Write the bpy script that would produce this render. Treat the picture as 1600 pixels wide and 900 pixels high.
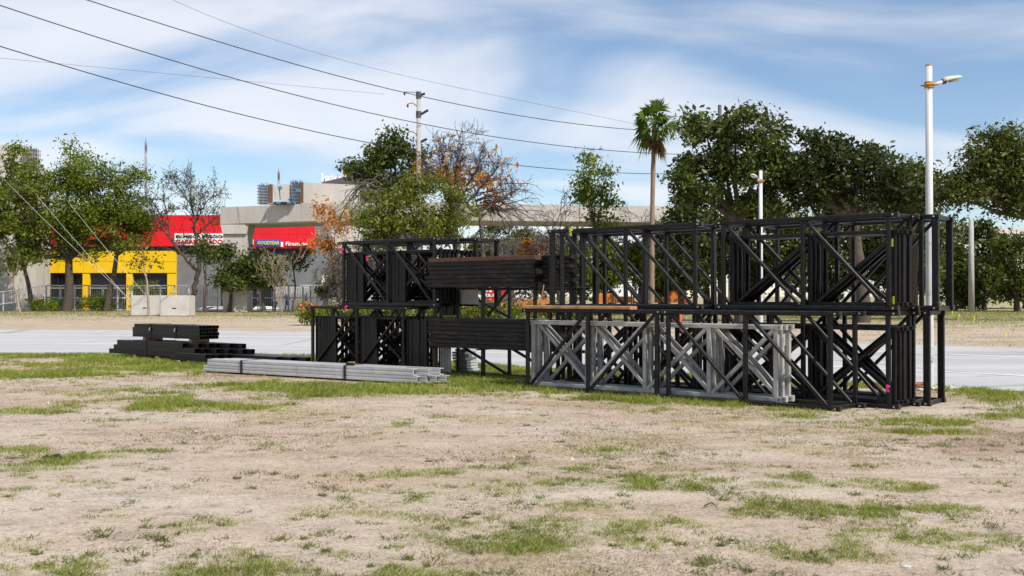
import bpy, bmesh, math, random
import numpy as np
from mathutils import Vector, Matrix

scene = bpy.context.scene
for _o in list(bpy.data.objects):
    bpy.data.objects.remove(_o)

# ------------------------------------------------------------------ camera
F = 1586.0          # focal length in pixels of the 1600 px wide photograph
H = 1.40            # eye height
HY = 463.0          # horizon row
cam_d = bpy.data.cameras.new('camera')
cam = bpy.data.objects.new('camera', cam_d)
scene.collection.objects.link(cam)
cam_d.sensor_width = 36.0
cam_d.lens = F / 1600.0 * 36.0
cam_d.clip_start = 0.1
cam_d.clip_end = 6000
TILT = math.atan((HY - 450.0) / F)
cam.location = (0, 0, H)
cam.rotation_euler = (math.radians(90) + TILT, 0, 0)
cam_d.dof.use_dof = True
cam_d.dof.focus_distance = 14.5
cam_d.dof.aperture_fstop = 8.0
scene.camera = cam

# ------------------------------------------------------------------ sky and sun
SUN_EL, SUN_AZ = 50.0, 42.0      # azimuth: degrees to the right of straight behind the camera
world = bpy.data.worlds.new('World')
scene.world = world
world.use_nodes = True
wn, wl = world.node_tree.nodes, world.node_tree.links
wn.clear()
def wnode(t, **kw):
    n = wn.new(t)
    for k, v in kw.items():
        setattr(n, k, v)
    return n
def wmath(op, a, b=None, c=None):
    n = wn.new('ShaderNodeMath'); n.operation = op
    for i, v in enumerate((a, b, c)):
        if v is None: continue
        if isinstance(v, (int, float)): n.inputs[i].default_value = v
        else: wl.new(v, n.inputs[i])
    return n.outputs[0]
sky = wnode('ShaderNodeTexSky', sky_type='NISHITA', sun_disc=False)
sky.sun_elevation = math.radians(SUN_EL)
sky.sun_rotation = math.radians(180.0 - SUN_AZ)
sky.altitude = 500
sky.air_density = 1.0; sky.dust_density = 0.25; sky.ozone_density = 2.4
tc = wnode('ShaderNodeTexCoord')
sep = wnode('ShaderNodeSeparateXYZ'); wl.new(tc.outputs['Generated'], sep.inputs[0])
zz = wmath('ADD', wmath('MAXIMUM', sep.outputs[2], 0.0), 0.20)
comb = wnode('ShaderNodeCombineXYZ')
wl.new(wmath('DIVIDE', sep.outputs[0], zz), comb.inputs[0])
wl.new(wmath('DIVIDE', sep.outputs[1], zz), comb.inputs[1])
mp = wnode('ShaderNodeMapping'); wl.new(comb.outputs[0], mp.inputs[0])
mp.inputs['Rotation'].default_value = (0, 0, math.radians(22))
mp.inputs['Scale'].default_value = (0.66, 1.1, 1.0)
mp.inputs['Location'].default_value = (1.4, 5.2, 0.0)
n1 = wnode('ShaderNodeTexNoise'); wl.new(mp.outputs[0], n1.inputs['Vector'])
n1.inputs['Scale'].default_value = 1.35; n1.inputs['Detail'].default_value = 7
n1.inputs['Roughness'].default_value = 0.47; n1.inputs['Distortion'].default_value = 0.85
n2 = wnode('ShaderNodeTexNoise'); wl.new(mp.outputs[0], n2.inputs['Vector'])
n2.inputs['Scale'].default_value = 0.5; n2.inputs['Detail'].default_value = 3
cl = wmath('ADD', wmath('MULTIPLY', n1.outputs['Fac'], 0.58), wmath('MULTIPLY', n2.outputs['Fac'], 0.42))
mr = wnode('ShaderNodeMapRange', interpolation_type='SMOOTHSTEP'); wl.new(cl, mr.inputs['Value'])
mr.inputs['From Min'].default_value = 0.41; mr.inputs['From Max'].default_value = 0.585
mr.inputs['To Min'].default_value = 0.0; mr.inputs['To Max'].default_value = 0.80
mixc = wnode('ShaderNodeMixRGB'); wl.new(mr.outputs[0], mixc.inputs[0])
wl.new(sky.outputs[0], mixc.inputs[1])
mixc.inputs[2].default_value = (7.0, 7.1, 7.5, 1)
bg = wnode('ShaderNodeBackground'); wl.new(mixc.outputs[0], bg.inputs[0])
bg.inputs[1].default_value = 0.09
wo = wnode('ShaderNodeOutputWorld'); wl.new(bg.outputs[0], wo.inputs[0])

sun_d = bpy.data.lights.new('sun', 'SUN')
sun_d.energy = 4.0; sun_d.angle = math.radians(0.6); sun_d.color = (1.0, 0.945, 0.86)
sun = bpy.data.objects.new('sun', sun_d)
scene.collection.objects.link(sun)
_az, _el = math.radians(SUN_AZ), math.radians(SUN_EL)
to_sun = Vector((math.sin(_az) * math.cos(_el), -math.cos(_az) * math.cos(_el), math.sin(_el)))
sun.rotation_euler = to_sun.to_track_quat('Z', 'Y').to_euler()
sun.location = (8, -8, 30)

scene.view_settings.view_transform = 'Standard'
scene.view_settings.look = 'None'
scene.view_settings.exposure = 0.6
scene.view_settings.gamma = 1.0
scene.view_settings.use_curve_mapping = False

# ------------------------------------------------------------------ pixel helpers
CT, ST = math.cos(TILT), math.sin(TILT)
def ray(x, y):
    a, b = (x - 800.0) / F, (450.0 - y) / F
    return Vector((a, CT - b * ST, ST + b * CT))
def at(x, y, d):
    r = ray(x, y); return Vector((0, 0, H)) + r * (d / r.y)
def gnd(x, y, z=0.0):
    r = ray(x, y); return Vector((0, 0, H)) + r * ((z - H) / r.z)
YAW = math.atan(F / 1950.0)
U = Vector((math.cos(YAW), -math.sin(YAW), 0))
W = Vector((math.sin(YAW), math.cos(YAW), 0))
ZZ = Vector((0, 0, 1))
def ux(x, w):
    t = (x - 800.0) / F
    return w * (U.x * t - W.x) / (U.x - U.y * t)
def P(u, w, z):
    return U * u + W * w + ZZ * z

# ------------------------------------------------------------------ object helpers
COL = scene.collection
LOC = {}
def tag(o, label=None, cat=None, group=None, kind=None):
    if label: o['label'] = label
    if cat: o['category'] = cat
    if group: o['group'] = group
    if kind: o['kind'] = kind
    return o
def thing(name, label, cat, loc, group=None):
    o = bpy.data.objects.new(name, None); COL.objects.link(o)
    o.empty_display_size = 0.2
    o.location = loc; LOC[o] = Vector(loc)
    return tag(o, label, cat, group)
def link_mesh(name, me, org, m, parent=None, smooth=False):
    o = bpy.data.objects.new(name, me); COL.objects.link(o)
    if m is not None:
        for mm in (m if isinstance(m, (list, tuple)) else [m]):
            me.materials.append(mm)
    LOC[o] = Vector(org)
    if parent is not None:
        o.parent = parent; o.location = LOC[o] - LOC[parent]
    else:
        o.location = LOC[o]
    if smooth:
        me.polygons.foreach_set('use_smooth', [True] * len(me.polygons))
    return o
def mobj(name, V, Fs, m, parent=None, smooth=False, org=None):
    V = [Vector(v) for v in V]
    if org is None:
        xs = [v.x for v in V]; ys = [v.y for v in V]; zs = [v.z for v in V]
        org = Vector(((min(xs) + max(xs)) / 2, (min(ys) + max(ys)) / 2, min(zs)))
    me = bpy.data.meshes.new(name)
    me.from_pydata([v - org for v in V], [], Fs); me.update()
    return link_mesh(name, me, org, m, parent, smooth)
def nmesh(name, V, Q, m, parent=None, smooth=False, org=None, mi=None):
    """fast mesh from numpy: V (n,3), Q (m,k)"""
    V = np.asarray(V, dtype=np.float64); Q = np.asarray(Q, dtype=np.int32)
    if org is None:
        lo, hi = V.min(0), V.max(0); org = Vector(((lo[0] + hi[0]) / 2, (lo[1] + hi[1]) / 2, lo[2]))
    me = bpy.data.meshes.new(name)
    me.vertices.add(len(V)); me.vertices.foreach_set('co', (V - np.array(org)).astype(np.float32).ravel())
    k = Q.shape[1]
    me.loops.add(Q.size); me.loops.foreach_set('vertex_index', Q.ravel())
    me.polygons.add(len(Q)); me.polygons.foreach_set('loop_start', np.arange(0, Q.size, k, dtype=np.int32))
    me.polygons.foreach_set('loop_total', np.full(len(Q), k, dtype=np.int32))
    if mi is not None: me.polygons.foreach_set('material_index', np.asarray(mi, dtype=np.int32))
    me.update(calc_edges=True); me.validate()
    return link_mesh(name, me, org, m, parent, smooth)
class MB:
    def __init__(s): s.V, s.F = [], []
    def add(s, vf):
        n = len(s.V); s.V += [Vector(v) for v in vf[0]]; s.F += [[i + n for i in f] for f in vf[1]]; return s
    def build(s, name, m, parent=None, smooth=False): return mobj(name, s.V, s.F, m, parent, smooth)
def box(x0, x1, y0, y1, z0, z1):
    V = [(x, y, z) for z in (z0, z1) for y in (y0, y1) for x in (x0, x1)]
    return V, [(0, 2, 3, 1), (4, 5, 7, 6), (0, 1, 5, 4), (2, 6, 7, 3), (0, 4, 6, 2), (1, 3, 7, 5)]
def frame_of(p0, p1, side):
    ax = (Vector(p1) - Vector(p0)).normalized()
    s = Vector(side); s = (s - ax * s.dot(ax)).normalized()
    return ax, s, ax.cross(s)
def bar(p0, p1, a, b, side=None, ch=0.16):
    """chamfered solid bar; b is the size along side, a the size across"""
    side = W if side is None else side
    ax, s, t = frame_of(p0, p1, side)
    c = min(a, b) * ch
    prof = [(-b / 2 + c, -a / 2), (b / 2 - c, -a / 2), (b / 2, -a / 2 + c), (b / 2, a / 2 - c),
            (b / 2 - c, a / 2), (-b / 2 + c, a / 2), (-b / 2, a / 2 - c), (-b / 2, -a / 2 + c)]
    V = [Vector(p) + s * q[0] + t * q[1] for p in (p0, p1) for q in prof]
    Fs = [(i, (i + 1) % 8, 8 + (i + 1) % 8, 8 + i) for i in range(8)] + [tuple(range(7, -1, -1)), tuple(range(8, 16))]
    return V, Fs
def tube4(p0, p1, a, b, side=None, t=0.006):
    """hollow rectangular tube with open ends"""
    side = W if side is None else side
    ax, s, q = frame_of(p0, p1, side)
    V = []
    for p in (p0, p1):
        for k in (0.0, t):
            V += [Vector(p) + s * (sx * (b / 2 - k)) + q * (sy * (a / 2 - k)) for sx, sy in ((-1, -1), (1, -1), (1, 1), (-1, 1))]
    Fs = []
    for i in range(4):
        j = (i + 1) % 4
        Fs += [(i, j, 8 + j, 8 + i), (4 + j, 4 + i, 12 + i, 12 + j), (j, i, 4 + i, 4 + j), (8 + i, 8 + j, 12 + j, 12 + i)]
    return V, Fs
def extrude_prof(p0, p1, prof, side, closed=True):
    ax, s, t = frame_of(p0, p1, side); n = len(prof)
    V = [Vector(p) + s * q[0] + t * q[1] for p in (p0, p1) for q in prof]
    Fs = [(i, (i + 1) % n, n + (i + 1) % n, n + i) for i in range(n)] + [tuple(range(n - 1, -1, -1)), tuple(range(n, 2 * n))]
    return V, Fs
def pipe(pts, rad, n=8, cap=True):
    pts = [Vector(p) for p in pts]; V, Fs = [], []
    if not isinstance(rad, (list, tuple)): rad = [rad] * len(pts)
    ref = Vector((0.31, 0.17, 0.93))
    for i, p in enumerate(pts):
        d = (pts[min(i + 1, len(pts) - 1)] - pts[max(i - 1, 0)]).normalized()
        r = ref if abs(d.dot(ref)) < 0.9 else Vector((1, 0, 0))
        s = d.cross(r).normalized(); t = s.cross(d)
        V += [p + (s * math.cos(k * 2 * math.pi / n) + t * math.sin(k * 2 * math.pi / n)) * rad[i] for k in range(n)]
    for i in range(len(pts) - 1):
        for k in range(n):
            a, b = i * n + k, i * n + (k + 1) % n
            Fs.append((a, a + n, b + n, b))
    if cap:
        Fs += [tuple(range(n)), tuple(range(len(V) - 1, len(V) - n - 1, -1))]
    return V, Fs
def ordn(k): return ['first', 'second', 'third', 'fourth', 'fifth', 'sixth', 'seventh', 'eighth', 'ninth', 'tenth'][k]

# ------------------------------------------------------------------ materials
MATS = {}
def nmat(name):
    m = bpy.data.materials.new(name); m.use_nodes = True
    MATS[name] = m
    nt = m.node_tree; b = nt.nodes['Principled BSDF']
    return m, nt, nt.nodes, nt.links, b
def ramp(nt, fac, stops):
    r = nt.nodes.new('ShaderNodeValToRGB'); nt.links.new(fac, r.inputs[0])
    e = r.color_ramp.elements
    while len(e) < len(stops): e.new(0.5)
    for i, (p, c) in enumerate(stops):
        e[i].position = p; e[i].color = (c[0], c[1], c[2], 1) if isinstance(c, (tuple, list)) else (c, c, c, 1)
    return r.outputs[0]
def noise(nt, scale, detail=4, rough=0.55, vec=None, dist=0.0, coord='Object'):
    n = nt.nodes.new('ShaderNodeTexNoise')
    n.inputs['Scale'].default_value = scale; n.inputs['Detail'].default_value = detail
    n.inputs['Roughness'].default_value = rough; n.inputs['Distortion'].default_value = dist
    if vec is None:
        t = nt.nodes.new('ShaderNodeTexCoord'); vec = t.outputs[coord]
    nt.links.new(vec, n.inputs['Vector'])
    return n.outputs['Fac']
def mix(nt, fac, a, b, mode='MIX'):
    n = nt.nodes.new('ShaderNodeMixRGB'); n.blend_type = mode
    for i, v in ((0, fac), (1, a), (2, b)):
        if isinstance(v, (int, float)): n.inputs[i].default_value = v
        elif isinstance(v, (tuple, list)): n.inputs[i].default_value = (v[0], v[1], v[2], 1)
        else: nt.links.new(v, n.inputs[i])
    return n.outputs[0]
def bump(nt, b, h, strength=0.3, dist=0.01):
    n = nt.nodes.new('ShaderNodeBump'); n.inputs['Strength'].default_value = strength
    n.inputs['Distance'].default_value = dist
    nt.links.new(h, n.inputs['Height']); nt.links.new(n.outputs[0], b.inputs['Normal'])
def mat(name, c, rough=0.6, metal=0.0, var=0.15, scale=6.0, c2=None, c2amt=0.5, bumpy=0.0, spec=0.5, stretch=None, dust=None):
    """base colour with grain, plus patches of a second colour (rust, dirt, wear)"""
    m, nt, N, L, b = nmat(name)
    t = N.new('ShaderNodeTexCoord'); g = N.new('ShaderNodeNewGeometry')
    mpn = N.new('ShaderNodeMapping'); L.new(g.outputs['Position'], mpn.inputs[0])
    if stretch: mpn.inputs['Scale'].default_value = stretch
    f = noise(nt, scale, 6, 0.6, mpn.outputs[0])
    lo = tuple(v * (1 - var) for v in c); hi = tuple(min(1, v * (1 + var)) for v in c)
    col = ramp(nt, f, [(0.3, lo), (0.7, hi)])
    oi = N.new('ShaderNodeObjectInfo')
    vv = ramp(nt, oi.outputs['Random'], [(0, 1 - var * 0.5), (1, 1.0)])
    col = mix(nt, 1.0, col, vv, 'MULTIPLY')
    if c2 is not None:
        f2 = noise(nt, scale * 1.7, 8, 0.68, mpn.outputs[0], 0.3)
        k = ramp(nt, f2, [(0.66 - 0.2 * c2amt, 0.0), (0.78 - 0.2 * c2amt, 1.0)])
        col = mix(nt, k, col, c2)
    if dust is not None:
        sx = N.new('ShaderNodeSeparateXYZ'); L.new(g.outputs['Normal'], sx.inputs[0])
        up_ = ramp(nt, sx.outputs[2], [(0.45, 0.0), (0.9, 1.0)])
        dn = ramp(nt, noise(nt, scale * 0.8, 6, 0.7, mpn.outputs[0]), [(0.35, 0.15), (0.65, 1.0)])
        col = mix(nt, mix(nt, 1.0, up_, dn, 'MULTIPLY'), col, dust)
        sc_ = ramp(nt, noise(nt, scale * 5, 3, 0.8, mpn.outputs[0]), [(0.70, 0.0), (0.76, 0.7)])
        col = mix(nt, sc_, col, tuple(v * 1.4 for v in dust))
    L.new(col, b.inputs['Base Color'])
    b.inputs['Roughness'].default_value = rough; b.inputs['Metallic'].default_value = metal
    b.inputs['Specular IOR Level'].default_value = spec
    if bumpy: bump(nt, b, f, bumpy, 0.02)
    return m
def leafmat(name, ca, cb, trans=0.35, cc=None, gloss=0.5):
    m, nt, N, L, b = nmat(name)
    g = N.new('ShaderNodeNewGeometry')
    stops = [(0.0, ca), (1.0, cb)] if cc is None else [(0.0, ca), (0.7, cb), (1.0, cc)]
    col = ramp(nt, g.outputs['Random Per Island'], stops)
    big = noise(nt, 0.9, 3, 0.5, g.outputs['Position'])
    col = mix(nt, 1.0, col, ramp(nt, big, [(0.3, 0.72), (0.7, 1.2)]), 'MULTIPLY')
    L.new(col, b.inputs['Base Color']); b.inputs['Roughness'].default_value = gloss
    b.inputs['Specular IOR Level'].default_value = 0.3
    tr = N.new('ShaderNodeBsdfTranslucent'); L.new(mix(nt, 1.0, col, (1.25, 1.3, 0.6), 'MULTIPLY'), tr.inputs[0])
    ms = N.new('ShaderNodeMixShader'); ms.inputs[0].default_value = trans
    L.new(b.outputs[0], ms.inputs[1]); L.new(tr.outputs[0], ms.inputs[2])
    L.new(ms.outputs[0], N['Material Output'].inputs[0])
    return m

BLACK = mat('black_painted_steel', (0.0042, 0.0042, 0.0045), 0.40, 0.0, 0.35, 9, (0.042, 0.022, 0.013), 0.5, 0.08, 0.32, None, (0.036, 0.032, 0.029))
BLACKB = mat('black_steel_dusty', (0.0065, 0.006, 0.006), 0.48, 0.0, 0.4, 7, (0.040, 0.022, 0.014), 0.45, 0.1, 0.3, None, (0.040, 0.035, 0.031))
RUSTY = mat('rusted_steel', (0.10, 0.042, 0.022), 0.75, 0.0, 0.4, 12, (0.03, 0.02, 0.016), 0.6, 0.15)
ALU = mat('mill_aluminium', (0.38, 0.375, 0.36), 0.48, 0.15, 0.18, 5, (0.23, 0.22, 0.205), 0.65, 0.03)
ALUB = mat('pale_aluminium', (0.50, 0.50, 0.51), 0.45, 0.35, 0.10, 4, (0.36, 0.35, 0.345), 0.45, 0.03)
PLATE = mat('worn_plate', (0.05, 0.040, 0.036), 0.5, 0.3, 0.4, 14, (0.16, 0.085, 0.055), 0.5, 0.1)
BOLT = mat('zinc_bolt', (0.5, 0.5, 0.48), 0.35, 0.8, 0.1)
WOOD = mat('raw_wood', (0.42, 0.24, 0.12), 0.75, 0, 0.3, 7, (0.20, 0.10, 0.05), 0.5, 0.1)
REDWOOD = mat('reddish_board', (0.11, 0.045, 0.028), 0.7, 0, 0.3, 7, (0.05, 0.03, 0.022), 0.5, 0.1)
DECK = mat('black_weathered_board', (0.0085, 0.0075, 0.0068), 0.62, 0, 0.5, 5, (0.046, 0.026, 0.016), 0.65, 0.2, 0.3, (.5, .5, 2.2))
STRAP = mat('black_webbing', (0.015, 0.015, 0.016), 0.8)
WHITEP = mat('white_paint', (0.50, 0.51, 0.51), 0.45, 0, 0.07, 3, (0.33, 0.31, 0.27), 0.25, 0.02)
OCHRE = mat('ochre_clamp', (0.42, 0.20, 0.035), 0.6, 0, 0.3, 20)
CREAMP = mat('cream_lamp_body', (0.62, 0.56, 0.42), 0.45, 0, 0.1)
GLASSL = mat('lamp_glass', (0.30, 0.27, 0.20), 0.2, 0, 0.1)
PINK = mat('pink_tape', (0.85, 0.035, 0.22), 0.6, 0, 0.1)
YTAPE = mat('yellow_tape', (0.55, 0.62, 0.03), 0.6, 0, 0.1)
YELL = mat('yellow_cladding', (0.78, 0.50, 0.008), 0.45, 0, 0.05, 0.7, (0.62, 0.40, 0.02), 0.2)
RED = mat('red_cladding', (0.72, 0.010, 0.022), 0.42, 0, 0.07, 0.7)
DGREY = mat('dark_grey_band', (0.045, 0.052, 0.062), 0.6, 0, 0.15, 1)
MGREY = mat('grey_render', (0.17, 0.175, 0.185), 0.8, 0, 0.12, 0.7, (0.13, 0.13, 0.135), 0.5)
CONC = mat('pale_concrete', (0.47, 0.44, 0.40), 0.85, 0, 0.13, 0.8, (0.33, 0.30, 0.265), 0.5, 0.1, 0.5, (1, 1, .22))
CONCB = mat('block_concrete', (0.47, 0.45, 0.42), 0.85, 0, 0.12, 1.4, (0.35, 0.33, 0.30), 0.5, 0.15)
CREAM = mat('cream_render', (0.56, 0.53, 0.48), 0.85, 0, 0.08, 0.5)
VOID = mat('dark_opening', (0.006, 0.007, 0.009), 0.25, 0, 0.3, 1)
SIGNW = mat('sign_white', (0.80, 0.80, 0.80), 0.5, 0, 0.03)
SIGNB = mat('sign_blue', (0.012, 0.09, 0.42), 0.4, 0, 0.05)
SIGNY = mat('sign_yellow', (0.85, 0.68, 0.06), 0.4, 0, 0.05)
SIGNK = mat('sign_black', (0.012, 0.014, 0.016), 0.5, 0, 0.05)
SIGNR = mat('sign_red', (0.62, 0.012, 0.018), 0.45, 0, 0.05)
SIGNC = mat('sign_cyan', (0.05, 0.35, 0.55), 0.45, 0, 0.05)
ORANGE = mat('orange_plastic', (0.50, 0.15, 0.016), 0.6, 0, 0.25, 2, (0.34, 0.11, 0.02), .5)
SALMON = mat('salmon_board', (0.55, 0.28, 0.21), 0.7, 0, 0.1)
GALV = mat('galvanised_rail', (0.52, 0.53, 0.54), 0.5, 0.15, 0.1)
REBAR = mat('rebar', (0.075, 0.07, 0.085), 0.7, 0.2, 0.25)
RBROWN = mat('rusty_formwork', (0.13, 0.065, 0.04), 0.8, 0, 0.3, 3)
BLUEM = mat('blue_machine', (0.05, 0.19, 0.32), 0.45, 0, 0.1)
BARK = mat('bark_brown', (0.075, 0.055, 0.042), 0.9, 0, 0.35, 8, (0.035, 0.027, 0.022), 0.6, 0.4)
BARKG = mat('bark_grey', (0.095, 0.086, 0.080), 0.9, 0, 0.3, 9, (0.06, 0.05, 0.045), 0.6, 0.4)
BARKP = mat('bark_pale', (0.30, 0.22, 0.16), 0.9, 0, 0.25, 6, (0.20, 0.15, 0.11), 0.5, 0.3)
PALMT = mat('palm_trunk_bark', (0.24, 0.165, 0.11), 0.9, 0, 0.3, 5, (0.14, 0.095, 0.065), 0.5, 0.4, 0.5, (1, 1, 5))
POLEG = mat('pole_concrete', (0.33, 0.32, 0.31), 0.8, 0, 0.12, 2)
WIRE = mat('cable_black', (0.03, 0.03, 0.034), 0.6, 0, 0.1)
ROPE = mat('guy_rope_white', (0.60, 0.58, 0.53), 0.6, 0, 0.05)
L_DARK = leafmat('leaf_dark', (0.012, 0.027, 0.005), (0.120, 0.155, 0.026), 0.3)
L_DEEP = leafmat('leaf_deep', (0.010, 0.020, 0.005), (0.072, 0.092, 0.019), 0.27)
L_MID = leafmat('leaf_mid', (0.050, 0.085, 0.007), (0.215, 0.262, 0.020), 0.42)
L_LITE = leafmat('leaf_light', (0.060, 0.085, 0.008), (0.205, 0.235, 0.024), 0.38)
L_OLIVE = leafmat('leaf_olive', (0.035, 0.052, 0.009), (0.120, 0.140, 0.024), 0.3)
L_ORNG = leafmat('leaf_orange', (0.34, 0.10, 0.022), (0.72, 0.29, 0.06), 0.4, (0.26, 0.26, 0.05))
L_PALM = leafmat('leaf_palm', (0.05, 0.095, 0.014), (0.13, 0.19, 0.03), 0.3)
L_DEAD = leafmat('leaf_dead', (0.13, 0.075, 0.03), (0.26, 0.15, 0.06), 0.2)
L_GRASS = leafmat('grass_green', (0.092, 0.130, 0.014), (0.245, 0.300, 0.040), 0.38, (0.42, 0.38, 0.14), 0.6)
L_DRYG = leafmat('grass_dry', (0.22, 0.19, 0.075), (0.42, 0.34, 0.16), 0.3, None, 0.7)
PETAL = leafmat('petal_pink', (0.65, 0.10, 0.14), (0.80, 0.28, 0.30), 0.3)

# ------------------------------------------------------------------ ground masks (numpy)
rng = np.random.default_rng(7)
_LAT = rng.random((256, 256))
def vnoise(x, y, s, ox=0.0, oy=0.0):
    x = np.asarray(x) / s + ox + 100.0; y = np.asarray(y) / s + oy + 100.0
    xi = np.floor(x).astype(int); yi = np.floor(y).astype(int)
    fx = x - xi; fy = y - yi; fx = fx * fx * (3 - 2 * fx); fy = fy * fy * (3 - 2 * fy)
    g = lambda a, b: _LAT[a & 255, b & 255]
    return (g(xi, yi) * (1 - fx) + g(xi + 1, yi) * fx) * (1 - fy) + (g(xi, yi + 1) * (1 - fx) + g(xi + 1, yi + 1) * fx) * fy
def fbm(x, y, s, o=4, ox=0.0):
    v, a, t = 0.0, 1.0, 0.0
    for k in range(o):
        v = v + a * vnoise(x, y, s, ox + 17.3 * k, 9.1 * k); t += a; a *= 0.55; s *= 0.5
    return v / t
def sst(a, b, x):
    t = np.clip((np.asarray(x) - a) / (b - a), 0, 1); return t * t * (3 - 2 * t)

NEAR = [(-900, 551), (-300, 552), (0, 553), (300, 553.6), (487, 554.5), (600, 560), (742, 568), (819, 572.3), (1150, 589), (1478, 605.7), (1600, 612), (1900, 629), (2500, 668)]
FAR = [(-900, 512), (-300, 514), (0, 515), (480, 517.5), (742, 520.5), (1000, 526), (1250, 532.5), (1478, 540), (1600, 544), (1900, 555), (2500, 580)]
LINE1 = [(-900, 520), (0, 522.5), (480, 526), (819, 534), (1150, 542.5), (1478, 553), (1600, 558), (1900, 570), (2500, 598)]
LINE2 = [(-900, 533), (0, 536), (480, 540), (819, 552.8), (1150, 566), (1478, 580.5), (1600, 587), (1900, 602), (2500, 635)]
def dense(poly, n=26):
    out = []
    for (x0, y0), (x1, y1) in zip(poly[:-1], poly[1:]):
        for k in range(n):
            t = k / n; out.append((x0 + (x1 - x0) * t, y0 + (y1 - y0) * t))
    out.append(poly[-1]); return out
def smooth(poly, it=60):
    p = np.array(dense(poly)); 
    xs = np.linspace(p[0, 0], p[-1, 0], 320); ys = np.interp(xs, p[:, 0], p[:, 1])
    for _ in range(it): ys[1:-1] = 0.25 * ys[:-2] + 0.5 * ys[1:-1] + 0.25 * ys[2:]
    return xs, ys
NEARS, FARS = smooth(NEAR), smooth(FAR)

# grass patches seen in the photograph (pixel x, y, half width, half height, amount)
PATCH = [(60, 745, 120, 22, .9), (95, 722, 60, 14, .6), (20, 762, 70, 12, .6), (170, 612, 110, 12, .6), (330, 632, 80, 12, .5), (80, 610, 60, 9, .4),
         (1400, 668, 120, 13, 1.0), (1330, 690, 90, 8, .6), (1500, 675, 80, 8, .5), (1565, 750, 60, 12, .9), (1560, 872, 60, 14, .9), (1490, 860, 40, 8, .5),
         (1262, 815, 65, 11, .9), (1390, 842, 40, 7, .6), (1045, 757, 55, 12, .9), (1080, 738, 60, 8, .4), (1180, 790, 60, 8, .7), (945, 703, 35, 7, .9), (1160, 650, 90, 8, .4),
         (800, 708, 40, 8, .7), (795, 792, 45, 9, .8), (820, 735, 70, 8, .6), (730, 728, 50, 8, .5), (640, 664, 35, 7, .8), (560, 690, 60, 8, .4), (1000, 728, 60, 6, .4),
         (180, 805, 30, 7, .8), (30, 850, 70, 9, .5), (60, 865, 50, 8, .7), (310, 830, 25, 8, .7), (360, 828, 30, 7, .7), (250, 862, 25, 6, .7), (330, 888, 40, 9, .7),
         (620, 856, 30, 5, .7), (900, 880, 45, 7, .7), (1020, 865, 15, 9, .8), (1150, 815, 25, 9, .9), (1200, 745, 50, 9, .6), (1430, 765, 40, 7, .7), (1350, 795, 18, 5, .8),
         (1240, 742, 40, 8, .7), (1540, 615, 75, 11, 1.3), (1590, 625, 60, 8, 1.0), (1480, 660, 70, 9, .4), (1010, 642, 60, 7, .6), (850, 612, 130, 8, .6), (700, 606, 120, 12, .9), (450, 608, 90, 12, .7), (950, 622, 150, 7, .8), (780, 604, 90, 8, .8), (560, 606, 120, 8, .9), (1250, 645, 90, 6, .5), (330, 606, 90, 8, .6), (120, 590, 120, 9, .5),
         (380, 588, 60, 8, .5), (60, 563, 110, 10, 1.0), (240, 575, 60, 8, .6), (1100, 632, 130, 6, .7), (420, 640, 70, 8, .5), (230, 640, 60, 7, .4), (1420, 652, 90, 6, .4)]
BARE = [(640, 632, 60, 6, .6), (1080, 660, 160, 8, .5), (900, 628, 90, 6, .3), (500, 720, 260, 30, .25), (300, 785, 160, 14, .3), (560, 800, 200, 22, .2), (1400, 720, 160, 10, .15), (900, 820, 160, 10, .2)]
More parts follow.
